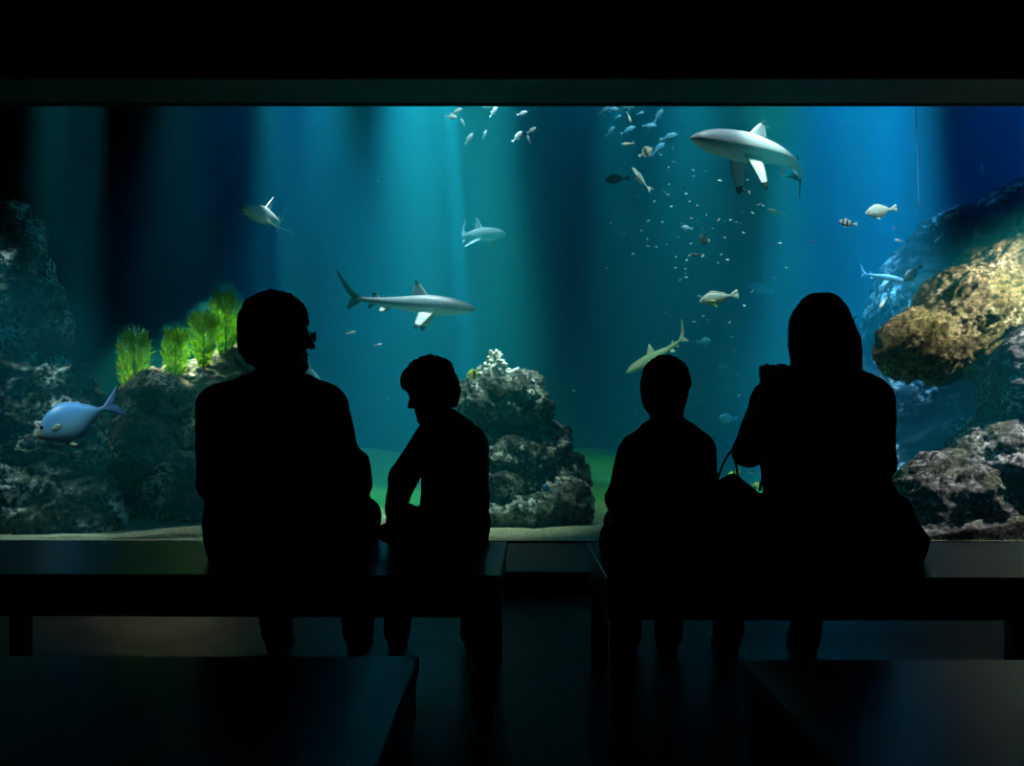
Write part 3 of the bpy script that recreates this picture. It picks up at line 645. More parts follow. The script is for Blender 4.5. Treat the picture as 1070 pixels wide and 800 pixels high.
fish('angelfish', 'disc', P(675, 159, 7.9), (.75, -.4, .35), .13, 'cream angelfish with ring marking above the curved silver grey fish', skin('ring skin', (.45, .46, .26), (.62, .68, .6), -.03, .03, stripes=(.075, .02, (.03, .05, .05), .55)), cr_fin, tailmat=wh_fin)
fish('wrasse', 'slim', P(656, 150, 7.9), (-.9, -.3, -.2), .12, 'small cream fish between the blue school and the ring-marked angelfish', cr_skin, gy_fin)
fish('wrasse', 'slim', P(657, 122, 7.7), (.25, -.3, -.9), .11, 'small brownish fish nose down inside the right-hand blue school', cr_skin, oli_fin)
fish('wrasse', 'slim', P(648, 112, 7.7), (-.2, -.3, .95), .08, 'tiny brownish fish nose up at the window head, inside the right-hand school', cr_skin, oli_fin)
bf_skin = skin('butterflyfish skin', (.66, .80, .10), (.72, .86, .20), -.03, .03, .45, .1, 30, stripes=(.092, .026, (.03, .07, .02), .80))
bf_fin = plain('butterflyfish fin', (.62, .80, .12), .5, .3)
fish('butterflyfish', 'disc', P(495, 391, 7.4), (-1, -.25, 0), .115, 'yellow butterflyfish with dark band, beside the white coral on the boulder', bf_skin, bf_fin)
fish('butterflyfish', 'disc', P(470, 393, 7.5), (1, -.25, 0), .115, 'yellow butterflyfish half hidden behind the leaning boy\'s head', bf_skin, bf_fin)
fish('tang', 'tang', P(572, 511, 6.95), (-.7, -.5, .5), .105, 'small bright blue fish before the bottom of the central rock pile', skin('bright blue skin', (.10, .52, .92), (.25, .65, .92), -.02, .02), plain('bright blue fin', (.15, .58, .92)))
te_skin = skin('teal fish skin', (.24, .55, .50), (.36, .66, .58), -.02, .02); te_fin = plain('teal fin', (.26, .56, .50))
fish('damselfish', 'oval', P(564, 533, 6.9), (-.4, -.5, .8), .085, 'dim teal fish nose up, below left of the bright blue fish', te_skin, te_fin)
fish('damselfish', 'oval', P(576, 532, 6.9), (.4, -.5, .8), .07, 'dim teal fish nose up, directly below the bright blue fish', te_skin, te_fin)
fish('rabbitfish', 'disc', P(607, 479, 7.9), (-1, -.2, .3), .10, 'leaf green round fish right of the central rock pile', skin('leaf green skin', (.12, .42, .16), (.18, .5, .2), -.02, .02), plain('leaf green fin', (.12, .42, .16)))
fish('rabbitfish', 'oval', P(767, 495, 7.6), (-1, -.2, -.35), .12, 'yellow fish seen through the left handbag strap gap', bf_skin, bf_fin)
fish('rabbitfish', 'oval', P(789, 509, 7.6), (.4, -.2, .8), .10, 'yellow fish nose up, seen under the woman\'s elbow', bf_skin, yel_fin)
fish('wrasse', 'slim', P(788, 493, 8.0), (-1, -.2, .15), .12, 'pale fish seen right under the woman\'s raised elbow', wh_skin, wh_fin)
fish('rabbitfish', 'oval', P(796, 302, 11.6), (-1, -.1, .22), .30, 'faint distant bluish fish right of the pale spotted snapper', bl_skin, bl_fin)
fish('rabbitfish', 'oval', P(761, 437, 10.6), (-1, -.4, .1), .24, 'faint distant teal fish between the shorter boy and the woman', bl_skin, bl_fin)
fish('rabbitfish', 'disc', P(1026, 178, 10.6), (-.5, -.85, -.1), .22, 'faint distant fish alone in the dark blue upper right corner', bl_skin, bl_fin)
fish('rabbitfish', 'oval', P(735, 357, 11.0), (.5, -.8, 0), .24, 'faint distant fish beyond the yellow green shark\'s tail', te_skin, te_fin)
fish('rabbitfish', 'oval', P(755, 383, 11.6), (-1, -.4, 0), .15, 'faint distant fish above right of the shorter boy\'s head', te_skin, te_fin)
fish('wrasse', 'slim', P(994, 225, 8.6), (-.9, -.3, -.42), .17, 'pale slim fish over the dark cliff top, the higher of two there', wh_skin, wh_fin)
fish('wrasse', 'slim', P(981, 249, 8.6), (-.7, -.3, -.65), .14, 'pale slim fish over the dark cliff, the lower of two there', wh_skin, wh_fin)
fish('unicornfish', 'oval', P(954, 285, 8.7), (-.7, -.3, -.55), .26, 'dark slate fish with pale back edge before the cliff, right of the lavender shark', skin('slate skin', (.30, .42, .5), (.02, .05, .07), .02, .05), dk_fin)
fish('wrasse', 'slim', P(923, 316, 8.6), (-.6, -.3, -.75), .15, 'pale slim fish nose down under the lavender grey shark', wh_skin, bl_fin)
fish('wrasse', 'slim', P(921, 347, 8.5), (-.4, -.3, .85), .13, 'light blue fish beside the ochre outcrop\'s left end', bl_skin, bl_fin)
fish('wrasse', 'slim', P(939, 251, 8.3), (-1, -.2, .1), .085, 'tiny pale fish below the plain white oval fish', wh_skin, wh_fin)
fish('anthias', 'slim', P(367, 347.5, 8.0), (1, -.2, .22), .085, 'tiny pale fish right of the man\'s glasses, the left one of two', wh_skin, wh_fin)
fish('anthias', 'slim', P(395, 360, 8.0), (1, -.2, .22), .075, 'tiny pale fish above the leaning boy, the right one of two', wh_skin, wh_fin)

sm_pale = skin('school pale skin', (.62, .78, .85), (.75, .85, .88), -.02, .02); sm_blue = skin('school blue skin', (.06, .34, .58), (.14, .50, .70), -.02, .02)
me_pale = small_fish_mesh('chromis', 'oval', .11, sm_pale); me_blue = small_fish_mesh('chromis', 'oval', .125, sm_blue)
def small(me, px, py, Y, ang, scale, label, group, yaw=.25):
    o = bpy.data.objects.new('chromis', me); C.objects.link(o); o.location = P(px, py, Y); o.rotation_mode = 'QUATERNION'
    a = R(ang); o.rotation_quaternion = Vector((math.cos(a), -yaw, math.sin(a))).to_track_quat('X', 'Z'); o.scale = (scale,) * 3
    tag(o, label, 'fish', group)
LS = 'left-hand school under the window head'
for px, py, ang, s, lab in [(477, 116.5, 20, .95, 'pale small fish, upper of the leftmost pair in the left-hand school at the window head'),
    (471, 122, -12, 1.0, 'pale small fish, leftmost in the left-hand school at the window head'),
    (483.5, 127.5, 120, .6, 'tiny pale fish upright, just below the leftmost pair in the left-hand school'),
    (509.5, 111.2, 5, .7, 'tiny pale fish half cut off by the window head, left-hand school'),
    (517.5, 113, 40, .9, 'pale small fish touching the window head, upper of a tight pair'),
    (515.5, 117.5, 50, .9, 'pale small fish, lower of the tight pair near the window head'),
    (545.5, 118.5, 12, .85, 'pale small fish alone near the window head, right end of left-hand school'),
    (490, 145, 52, 1.0, 'pale small fish tilted nose up, lowest in the left-hand school'),
    (506.5, 140.5, 65, .65, 'tiny pale fish in the middle of the left-hand school, nose up'),
    (540.5, 143, 45, 1.05, 'pale bigger fish tilted nose up, lower right of the left-hand school'),
    (555.5, 136, 30, .75, 'bluish small fish, rightmost in the left-hand school'),
    (552.5, 145.3, 110, .6, 'tiny pale fish right under the rightmost bluish fish, left-hand school')]:
    small(me_pale, px, py, 7.7, ang, s, lab, LS)
RS = 'right-hand school under the window head'
for px, py, ang, s, lab in [(630, 117, 35, 1.0, 'sky blue small fish, leftmost in the right-hand school at the window head'),
    (639, 114.3, -8, .95, 'sky blue small fish, second from left in the right-hand school'),
    (658, 111.5, 3, .9, 'sky blue small fish touching the window head, right-hand school'),
    (637.5, 137.5, 45, .85, 'sky blue small fish, lowest on the left side of the right-hand school'),
    (656, 136.3, 22, 1.0, 'sky blue small fish in the middle of the right-hand school'),
    (645.5, 122.5, 25, .5, 'tiny blue fish deep inside the right-hand school'),
    (669.5, 118, 10, .5, 'tiny pale fish between the window head and the middle of the right-hand school'),
    (688, 121, 58, 1.0, 'sky blue small fish nose up, top right of the right-hand school'),
    (678.5, 131.5, -4, .9, 'sky blue small fish level, right of the middle of the right-hand school'),
    (698.5, 143.5, 14, 1.2, 'sky blue bigger fish, rightmost in the right-hand school'),
    (687.5, 156, 42, 1.15, 'sky blue fish nose up, lowest in the right-hand school'),
    (703, 156.5, 90, .5, 'tiny blue fish, below the rightmost fish of the right-hand school')]:
    small(me_blue, px, py, 7.7, ang, s, lab, RS)

hz = P(955, 60, 8.25); V, Fc = tube([P(955.5 + .03 * (y - 60), y, 8.25) - hz for y in (40, 110, 160, 205, 244)], [.0075, .007, .0055, .004, .003], 10)  # solid tapered tube standing in for a faint vertical line
ho = mesh_obj('pale_streak', V, Fc, plain('pale hose', (.16, .50, .72), .6, .2)); ho.location = hz; tag(ho, 'thin pale streak running straight down in the blue water, upper right', 'streak')
# drifting food flakes
m_flake = plain('white food flake', (.94, .96, .95), .6, .3)
bm = bmesh.new(); bmesh.ops.create_icosphere(bm, subdivisions=2, radius=1)
for v in bm.verts:
    n = float(perlin(np.array([v.co * 1.3 + Vector((3, 1, 7))]))[0]); v.co *= 1 + .45 * n; v.co.z *= .45; v.co.y *= .7
_fo = bm_obj('food_flake', bm, m_flake, smooth=True); me_flake = _fo.data; bpy.data.objects.remove(_fo)
c5 = [(770,125),(395,262),(375,285),(473,296),(475,320),(525,300),(580,338),(378,352),(433,364),(360,383),(372,394),(252,397),(268,373),(320,420),(386,441),(459,422),(490,437),(445,390),(655,415),(735,433),(752,437),(668,460),(711,467),(527,475),(466,487),(490,492),(575,494),(600,503),(622,495),(645,503),(660,505),(145,505),(296,498),(352,502),(428,508),(511,530),(549,530),(606,524),(674,545),(267,536),(180,545),(197,548),(291,571),(415,563),(465,588),(555,593),(599,565),(294,599),(327,601),(367,592),(233,630),(404,641),(458,637),(448,654),(510,640),(585,632),(572,665),(610,653),(404,685),(442,689),(444,706),(446,722),(421,733),(130,687),(816,587),(947,578),(845,684),(795,723),(690,335),(195,217),(345,235)]
c8 = [(497,188),(513,268),(530,282),(476,291),(490,304),(366,252),(677,226),(618,293),(627,350),(638,407),(650,498),(656,583),(497,604),(1025,185),(998,176),(586,790),(248,653),(708,170)]
big = {(770,125),(735,433),(711,467),(549,530),(294,599),(233,630),(572,665),(386,441),(372,394),(816,587),(947,578),(555,593),(497,188),(708,170),(1025,185),(448,654)}
pts = [(600 + x / 3.81, 100 + y / 3.81, (x, y) in big) for x, y in c5] + [(600 + x / 3.81, 260 + y / 3.81, (x, y) in big) for x, y in c8]
pts += [(599.5, 408, True), (934, 239, False), (893, 332, True), (406, 417, False), (395, 189, False)]
rnd = random.Random(5)
for px, py, b in pts:
    Y = rnd.uniform(7.3, 8.6); o = bpy.data.objects.new('food_flake', me_flake); C.objects.link(o); o.location = P(px, py, Y)
    s = (1.9 if b else 1.3) * rnd.uniform(.85, 1.15) * Y / F_PX; o.scale = (s * rnd.uniform(.9, 1.4), s, s)
    o.rotation_euler = (rnd.uniform(-.6, .6), rnd.uniform(-.6, .6), rnd.uniform(-.5, .5))
    tag(o, 'tiny white food flake drifting in the water among the fish', 'food flake', 'drifting food flakes')

# ------------------------------------------------------------------ plants and coral
t = NT('feathery green algae'); po = t.obj()
d = t.n('ShaderNodeBsdfDiffuse'); tl = t.n('ShaderNodeBsdfTranslucent'); mx = t.n('ShaderNodeMixShader'); mx.inputs[0].default_value = .6
cg = t.ramp(t.noise(po, 9, 5), [(.3, (.20, .52, .01)), (.7, (.55, .90, .03))])
t.l(cg, d.inputs[0]); t.l(cg, tl.inputs[0]); t.l(d.outputs[0], mx.inputs[1]); t.l(tl.outputs[0], mx.inputs[2]); t.l(mx.outputs[0], t.out.inputs['Surface'])
m_alga = t.m; m_stem = plain('green stem', (.10, .24, .03), .7, .2)
def feather_plant(bx, by, tx, ty, wpx, Y, label, seed):
    rn = random.Random(seed); base = P(bx, by, Y); top = P(tx, ty, Y); ax = top - base; H = ax.length; W = pxl(wpx, Y) / 2
    r = empty('feathery_plant', base, label, 'plant', 'feathery green plants on the reef')
    sv, sf = tube([Vector((0, 0, -.03)), ax * .35 + Vector((.02 * W, 0, 0)), ax * .7, ax * .97], [.012, .009, .006, .002], 8); mesh_obj('stem', sv, sf, m_stem, r)
    V, Fc = [], []
    for i in range(1100):
        u = rn.random() ** .8; prof = min(1, .30 + 1.25 * u) * (1 - max(0, u - .75) * 1.6)
        a = rn.uniform(0, 2 * math.pi); rad = W * prof * math.sqrt(rn.random()) * .92
        p0 = ax * (u * .93) + Vector((math.cos(a) * rad, math.sin(a) * rad * .8, rn.uniform(-.02, .02) * H))
        l = H * rn.uniform(.05, .16) * (1.25 if u > .8 else 1)
        dv = Vector((math.cos(a) * .5 + rn.uniform(-.5, .5), math.sin(a) * .5 + rn.uniform(-.4, .4), .9 + rn.uniform(-.4, .4))).normalized() * l
        side = Vector((rn.uniform(-1, 1), rn.uniform(-1, 1), rn.uniform(-.4, .4))); side = (side - dv * side.dot(dv) / dv.length_squared).normalized() * rn.uniform(.0028, .006)
        nrm = dv.cross(side).normalized() * .0012; k = len(V); mid = p0 + dv * .5 + Vector((rn.uniform(-.2, .2), rn.uniform(-.2, .2), 0)) * l
        for q, w in ((p0, .5), (mid, 1.0)): V += [q - side * w, q + nrm, q + side * w]
        V.append(p0 + dv)
        Fc += [(k, k + 1, k + 4, k + 3), (k + 1, k + 2, k + 5, k + 4), (k + 2, k, k + 3, k + 5), (k + 3, k + 4, k + 6), (k + 4, k + 5, k + 6), (k + 5, k + 3, k + 6)]
    mesh_obj('foliage', V, Fc, m_alga, r)
feather_plant(139, 424, 141, 346, 34, 8.15, 'bright green feathery plant right above the blue surgeonfish\'s tail, lowest of four', 1)
feather_plant(183, 404, 184, 345, 30, 8.3, 'bright green feathery plant standing alone, second from the left of four', 2)
feather_plant(213, 384, 212, 327, 32, 8.4, 'bright green feathery plant, third from the left, touching the tallest one', 3)
feather_plant(236, 378, 235, 304, 30, 8.6, 'tallest bright green feathery plant, right behind the man\'s head', 4)

f = Field(P(498, 402, 7.6) - Vector((0, .25, 0)), P(536, 360, 7.3) + Vector((0, .25, 0)), .006)
rn = random.Random(3); root = P(515, 398, 7.45)
for cx_, cy_ in ((517, 390), (520, 384), (512, 390), (508, 393), (522, 390), (519, 378), (514, 383), (523, 380), (517, 372)):
    b = P(cx_, cy_, 7.43); f.cone(root, b, .03, .028, .02)
    for _ in range(16):
        d = Vector((rn.gauss(0, 1), rn.gauss(0, .8), rn.gauss(.25, .8))).normalized() * rn.uniform(.03, .062); f.cone(b, b + d, .014, .010, .008); f.ell(b + d, (.012,) * 3, .006)
v, q = f.mesh(1); o = mesh_obj('coral', v - np.array(root), q, plain('white coral', (.84, .86, .80), .8, .2, 60, .1, .3)); o.location = root
tag(o, 'knobbly white coral clump on top of the central boulder', 'coral')
# ------------------------------------------------------------------ benches
m_bench = plain('black bench laminate', (.012, .013, .015), .28, .08, 8, .15)
m_bleg = plain('black bench steel', (.010, .010, .011), .5, .3, 30, .1)
def bench(x0, x1, y0, y1, rot, label, group, legs, ztop=.45):
    cx, cy = (x0 + x1) / 2, (y0 + y1) / 2
    r = empty('bench', (cx, cy, 0), label, 'bench', group); r.rotation_euler = (0, 0, R(rot))
    hx, hy = (x1 - x0) / 2, (y1 - y0) / 2
    bm = bmesh.new(); add_box(bm, (-hx, -hy, ztop - .035), (hx, hy, ztop), .004); bm_obj('seat', bm, m_bench, r)
    bm = bmesh.new()
    for lo, hi in (((-hx + .006, -hy + .006, ztop - .13), (hx - .006, -hy + .03, ztop - .035)), ((-hx + .006, hy - .03, ztop - .13), (hx - .006, hy - .006, ztop - .035)),
                   ((-hx + .006, -hy + .03, ztop - .13), (-hx + .03, hy - .03, ztop - .035)), ((hx - .03, -hy + .03, ztop - .13), (hx - .006, hy - .03, ztop - .035))):
        add_box(bm, lo, hi)
    bm_obj('apron', bm, m_bench, r)
    for sx in legs:
        for sy in (-1, 1):
            bm = bmesh.new(); x = hx - .045 - (sx - .045) if x0 < -1 else -hx + sx; y = sy * (hy - .045)
            add_box(bm, (x - .03, y - .03, 0), (x + .03, y + .03, ztop - .036), .003); bm_obj('leg', bm, m_bleg, r)
    return r
bench(-2.4, -.026, 3.06, 3.87, -1.2, 'black bench carrying the man and the leaning boy, left of the gap', 'benches in the back row', (.05, 1.875))
bench(.285, 2.4, 3.0, 3.82, 0, 'black bench carrying the shorter boy, the handbag and the woman', 'benches in the back row', (.045, 1.625))
bench(-1.9, -.19, 1.25, 2.04, 0, 'empty dark bench at the bottom left corner, nearest the camera', 'benches in the front row', (.045, 1.655))
bench(.46, 2.1, 1.2, 2.01, 0, 'empty dark bench at the bottom right corner, nearest the camera', 'benches in the front row', (.045, 1.655))

# ------------------------------------------------------------------ people
m_skin = plain('skin', (.42, .27, .20), .55, .3, 20, .08)
m_hair_dark = plain('dark brown hair', (.010, .007, .006), .8, .08, 120, .4, .4)
m_hair_brown = plain('brown hair', (.014, .010, .007), .8, .08, 120, .4, .4)
m_iris = plain('eye', (.05, .04, .03), .1, .5)
def cloth(name, col): return plain(name, col, .9, .1, 180, .25, .2)
def basis(fwd, up=(0, 0, 1)):
    f = Vector(fwd).normalized(); l = Vector(up).cross(f).normalized(); u = f.cross(l); return Matrix((f, l, u)).transposed()

def head_into(f, c, B, s):
    """Skull, face, ears and jaw blended into the body field; c is the head centre, B the forward/left/up frame, s the size factor."""
    p = lambda x, y, z: Vector(c) + B @ Vector((x, y, z)) * s
    Rm = np.array(B)
    e = lambda q, r, k=.02, sub=False: f.ell(p(*q), [a * s for a in r], k * s, Rm, sub)
    k = lambda a, b, ra, rb, kk=.015, sub=False: f.cone(p(*a), p(*b), ra * s, rb * s, kk * s, sub)
    e((-.012, 0, .035), (.098, .076, .088)); e((.03, 0, -.03), (.060, .062, .085), .03)
    k((0, .035, -.075), (.066, .012, -.098), .034, .020, .03); k((0, -.035, -.075), (.066, -.012, -.098), .034, .020, .03)
    e((.076, 0, -.100), (.018, .022, .016), .02)
    k((.088, 0, .012), (.110, 0, -.026), .009, .012, .012); e((.102, .012, -.030), (.010, .008, .007), .008); e((.102, -.012, -.030), (.010, .008, .007), .008)
    for sg in (1, -1):
        k((.078, .012 * sg, .022), (.070, .045 * sg, .022), .013, .010, .015)
        e((.086, .031 * sg, .004), (.012, .016, .010), .012, True)
        e((.058, .046 * sg, -.028), (.026, .018, .02), .025)
        e((-.008, .079 * sg, -.012), (.022, .010, .032), .008); e((.0, .088 * sg, -.010), (.010, .007, .018), .006, True)
    e((.086, 0, -.058), (.012, .024, .007), .008); e((.085, 0, -.070), (.012, .020, .007), .008); e((.099, 0, -.0635), (.010, .020, .0022), .004, True)
    return p
def eyes_of(r, p, s):
    for sg in (1, -1):
        bm = bmesh.new(); bmesh.ops.create_uvsphere(bm, u_segments=16, v_segments=10, radius=.0115 * s, matrix=Matrix.Translation(p(.0735, .031 * sg, .004) - r.location))
        bm_obj('eye', bm, m_iris, r, True)

def hand_into(f, wrist, d, n, thumb_side, curl=.5, s=1.0, spread=.02):
    """Palm with five separate bent fingers. d: along the hand, n: back of the hand, thumb_side: +1/-1."""
    d = Vector(d).normalized(); n = Vector(n); n = (n - d * n.dot(d)).normalized(); t = n.cross(d) * thumb_side; w = Vector(wrist)
    for i, o in enumerate((.030, .010, -.010, -.029)):
        kn = w + (d * (.088 - .004 * abs(i - 1)) + t * o) * s
        f.cone(w + t * o * .6 * s + d * .01 * s, kn, .0135 * s, .0105 * s, .012 * s)
        q, a = kn, 0.; ln = (.043, .047, .044, .034)[i] * s; dv = (d + t * (spread * (1.5 - i) * 1.2)).normalized()
        for j, (m, rr) in enumerate(((1.0, .0092), (.68, .0085), (.55, .0078))):
            a += curl * (.75, 1.0, .7)[j]; q2 = q + (dv * math.cos(a) - n * math.sin(a)) * ln * m
            f.cone(q, q2, rr * s, (rr - .0008) * s, .003 * s); q = q2
    q = w + (d * .025 + t * .026) * s
    q2 = q + (d * .034 + t * .026 - n * .012) * s; f.cone(q, q2, .0135 * s, .0105 * s, .008 * s)
    q3 = q2 + (d * .030 + t * .008 - n * .012 * (1 + curl)) * s; f.cone(q2, q3, .0100 * s, .0092 * s, .004 * s)
    q4 = q3 + (d * .022 - t * .004 - n * .012 * (1 + curl)) * s; f.cone(q3, q4, .0092 * s, .0078 * s, .003 * s)

def field_obj(name, f, mat, r, relax=2, wrinkle=0, wf=9, seed=0, hairy=0):
    v, q = f.mesh(relax)
    if wrinkle:
        N = vnormals(v, q); w = v * np.array([1, 1, .7]) * wf + seed
        v = v + N * (wrinkle * (fbm(w, 3, ridged=True) + .6 * perlin(v * wf * .45 + seed + 4)))[:, None]
    if hairy:
        N = vnormals(v, q); v = v + N * (hairy * (perlin(v * np.array([38, 38, 16]) + seed) + .6 * perlin(v * np.array([90, 90, 36]) + seed)))[:, None]
    return mesh_obj(name, v - np.array(r.location), q, mat, r)

def shoe(r, ankle, fwd, s, mat):
    f = Field(Vector(ankle) - Vector((.35, .35, .16)), Vector(ankle) + Vector((.35, .35, .16)), .007)
    a = Vector(ankle); d = Vector(fwd); d.z = 0; d.normalize(); zf = .012
    g = Vector((a.x, a.y, 0))
    f.cone(g - d * .045 * s + Vector((0, 0, .045 * s)), g + d * .07 * s + Vector((0, 0, .042 * s)), .040 * s, .040 * s, .02)
    f.cone(g + d * .07 * s + Vector((0, 0, .040 * s)), g + d * .165 * s + Vector((0, 0, .032 * s)), .040 * s, .032 * s, .03)
    f.cone(g + Vector((0, 0, .05)) * s - d * .02 * s, g + Vector((0, 0, .105 * s)) - d * .022 * s, .044 * s, .042 * s, .02)
    f.clip(lambda X, Y, Z: .004 - Z)
    o = field_obj('shoe', f, mat, r, 1)
    V, Fc = tube([g + Vector((0, 0, z)) - Vector(r.location) for z in (.001, .014)], .01, 28); n = 28
    sp = [g + d * (.062 * s + .146 * s * math.cos(w)) + d.cross(Vector((0, 0, 1))) * (.047 * s * math.sin(w) * (1.05 + .08 * math.cos(w))) for w in np.linspace(0, 2 * math.pi, n, endpoint=False)]
    V = [q + Vector((0, 0, z)) - Vector(r.location) for z in (.001, .014) for q in sp]
    mesh_obj('sole', V, Fc, m_sole, o, smooth=False)
    return o

def rowsP(rows, Y, b, cyoff=None):
    """image rows (py, xl, xr[, dy, b]) at distance Y -> loft sections."""
    out = []
    for rw in rows:
        py, xl, xr = rw[:3]; dy = rw[3] if len(rw) > 3 else 0; bb = rw[4] if len(rw) > 4 else b
        A = P(xl, py, Y); Bv = P(xr, py, Y); out.append((A.z, (A.x + Bv.x) / 2, Y + dy, (Bv.x - A.x) / 2, bb))
    return out

def person(spec):
    Y = spec['Y']; r = empty('person', (spec['seat'].x, spec['seat'].y, .45), spec['label'], 'person', 'visitors watching the aquarium')
    s = spec['hs']; c = spec['head']; B = basis(spec['face'], spec.get('headup', (0, 0, 1))); J = spec['arms']; Lg = spec['legs']; k = spec.get('limb', 1.0)
    T = rowsP(spec['torso'], Y, spec['depth'])
    allp = [c] + [q for a in J for q in a['p']] + [q for l in Lg for q in l] + [Vector((x[1] - x[3], x[2] - x[4], x[0])) for x in T] + [Vector((x[1] + x[3], x[2] + x[4], x[0])) for x in T]
    lo = np.min([np.array(q) for q in allp], 0) - .22; hi = np.max([np.array(q) for q in allp], 0) + .22; lo[2] = max(lo[2], -.02)
    # the body: one continuous surface
    f = Field(lo, hi, .0065)
    neck0 = Vector(c) + B @ Vector((-.028, 0, -.055)) * s; nb = spec['neck']
    f.cone(neck0, nb, .052 * s, .058 * s, .03)
    f.loft(T, .05, infl=-.022)
    for a in J:
        sh, el, wr = a['p']; f.cone(sh, el, .050 * k, .040 * k, .03); f.cone(el, wr, .038 * k, .025 * k, .02)
        hand_into(f, wr, a['d'], a['n'], a['t'], a.get('curl', .5), a.get('hs', s))
    for hp, kn, an in Lg:
        f.cone(hp, kn, .075 * k, .052 * k, .04); f.cone(kn, an, .050 * k, .034 * k, .02); f.cone(an, Vector((an[0], an[1], .05)) + Vector((0, .07 * s, 0)), .032 * s, .026 * s, .02)
    p = head_into(f, c, B, s)
    field_obj('body', f, m_skin, r, 1)
    eyes_of(r, p, s)
    # jacket: torso and sleeves
    f = Field(lo, hi, .008); f.loft(T, .03, infl=spec.get('jin', 0.0), ex=2.3)
    for a in J:
        sh, el, wr = a['p']; ra = a.get('r', (.066, .058, .044)); f.cone(sh, el, ra[0], ra[1], .035); f.cone(el, Vector(el) + (Vector(wr) - Vector(el)) * .93, ra[1], ra[2], .02)
    for e in spec.get('jacket_extra', []): f.cone(*e)
    field_obj('jacket', f, spec['jm'], r, 2, .006, 11, spec['seed'])
    # trousers
    f = Field(lo, hi, .009)
    for hp, kn, an in Lg:
        hp, kn, an = Vector(hp), Vector(kn), Vector(an)
        f.cone(hp, kn, .092 * k, .070 * k, .05); f.cone(kn, an - (kn - an) * .04, .070 * k, .058 * k, .03)
    hx = [Vector(l[0]) for l in Lg]; f.cone(hx[0], hx[1], .095 * k, .095 * k, .05)
    for e in spec.get('trouser_extra', []): f.cone(*e)
    f.clip(lambda X, Y_, Z: np.where(Y_ < spec.get('seat_edge', 3.86), .453 - Z, -1.0))
    field_obj('trousers', f, spec['tm'], r, 2, .005, 12, spec['seed'] + 3)
    for l in Lg: shoe(r, l[2], spec.get('toe', (0, 1, 0)), s * spec.get('shoe', 1.0), m_shoe)
    # hair
    f = Field(Vector(c) - Vector((.28, .28, .42)), Vector(c) + Vector((.28, .28, .25)), .006)
    spec['hair'](f, p, np.array(B), s)
    field_obj('hair', f, spec['hm'], r, 1, seed=spec['seed'], hairy=spec.get('hairy', .006))
    return r, p, B
m_sole = plain('black rubber sole', (.01, .01, .01), .8, .2)
m_shoe = plain('black shoe leather', (.012, .012, .012), .4, .4)

def hair_short(vol=.02, front=.35, nape=-.07, top=.0):
    def h(f, p, Rm, s):
        v = vol * s
        f.ell(p(-.022, 0, .050 + top), [(.102) * s + v, .080 * s + v, .088 * s + v], .02, Rm)
        f.ell(p(-.055, 0, -.01), [.068 * s + v, .076 * s + v * .8, (.095 + nape * -.2) * s], .03, Rm)
        f.ell(p(.108, 0, -.055), [.070 * s, .085 * s, .105 * s], .012, Rm, True)
        for sg in (1, -1): f.ell(p(-.004, .092 * sg, -.018), [.028 * s, .022 * s, .038 * s], .01, Rm, True)
        f.ell(p(-.03, 0, -.15), [.12 * s, .1 * s, .055 * s], .02, Rm, True)
    return h

# the man: sits square to the tank, head turned right, glasses
Ym = 3.36; S = lambda px, py, dy=0.0, Yb=Ym: P(px, py, Yb + dy)
man, pm, Bm = person(dict(Y=Ym, hs=.985, label='seated man in dark jacket, head turned right in profile, wearing glasses', seat=Vector((-.78, Ym, .45)),
    head=S(293, 352), face=(.93, .36, -.02), headup=(-.04, 0, 1), neck=S(284, 396, .02), depth=.125, seed=1, limb=1.08,
    torso=[(388, 266, 308, .02, .062), (396, 246, 330, .02, .078), (404, 226, 346, .01, .095), (418, 213, 356, 0, .115), (440, 212, 356), (475, 214, 357), (510, 218, 362), (530, 218, 372), (548, 215, 380, 0, .15), (570, 216, 384, .02, .16), (584, 220, 384, .02, .16)],
    arms=[dict(p=(S(228, 425), S(226, 503, .02), S(252, 536, .30)), d=(.35, 1, -.1), n=(0, .1, 1), t=1, curl=.35, r=(.062, .056, .046)),
          dict(p=(S(342, 425), S(364, 498, .03), S(377, 540, .16)), d=(.1, 1, -.25), n=(.2, .1, 1), t=-1, curl=.3, r=(.062, .054, .048))],
    legs=[(Vector((-.90, 3.42, .545)), Vector((-.97, 3.93, .535)), Vector((-.945, 4.0, .09))), (Vector((-.68, 3.42, .545)), Vector((-.60, 3.93, .535)), Vector((-.62, 4.0, .09)))],
    jm=cloth('man jacket cloth', (.018, .018, .02)), tm=cloth('man trousers', (.014, .015, .02)), hm=m_hair_dark, hair=hair_short(.017, top=.004), jin=.002,
    jacket_extra=[(S(378, 480, .05), S(380, 506, .05), .02, .02, .05), (S(372, 545), S(386, 556, .02), .03, .02, .03)]))
g = []
for sg in (1, -1):
    c0 = [pm(.112, (.031 + .021 * math.cos(t)) * sg if True else 0, .004 + .017 * math.sin(t)) for t in np.linspace(0, 2 * math.pi, 21)]
    V, Fc = tube([q - man.location for q in c0], .0022, 6); g.append((V, Fc))
    V, Fc = tube([q - man.location for q in (pm(.112, .053 * sg, .010), pm(.09, .078 * sg, .012), pm(-.005, .088 * sg, .010), pm(-.03, .087 * sg, -.008))], .002, 6); g.append((V, Fc))
V, Fc = tube([q - man.location for q in (pm(.112, .011, .008), pm(.118, 0, .011), pm(.112, -.011, .008))], .002, 6); g.append((V, Fc))
V, Fc = [], []
for a, b in g: Fc += [tuple(i + len(V) for i in x) for x in b]; V += list(a)
gl_o = mesh_obj('glasses', V, Fc, plain('black glasses frame', (.01, .01, .01), .3, .5), man); gl_o['label'] = 'thin dark framed glasses'
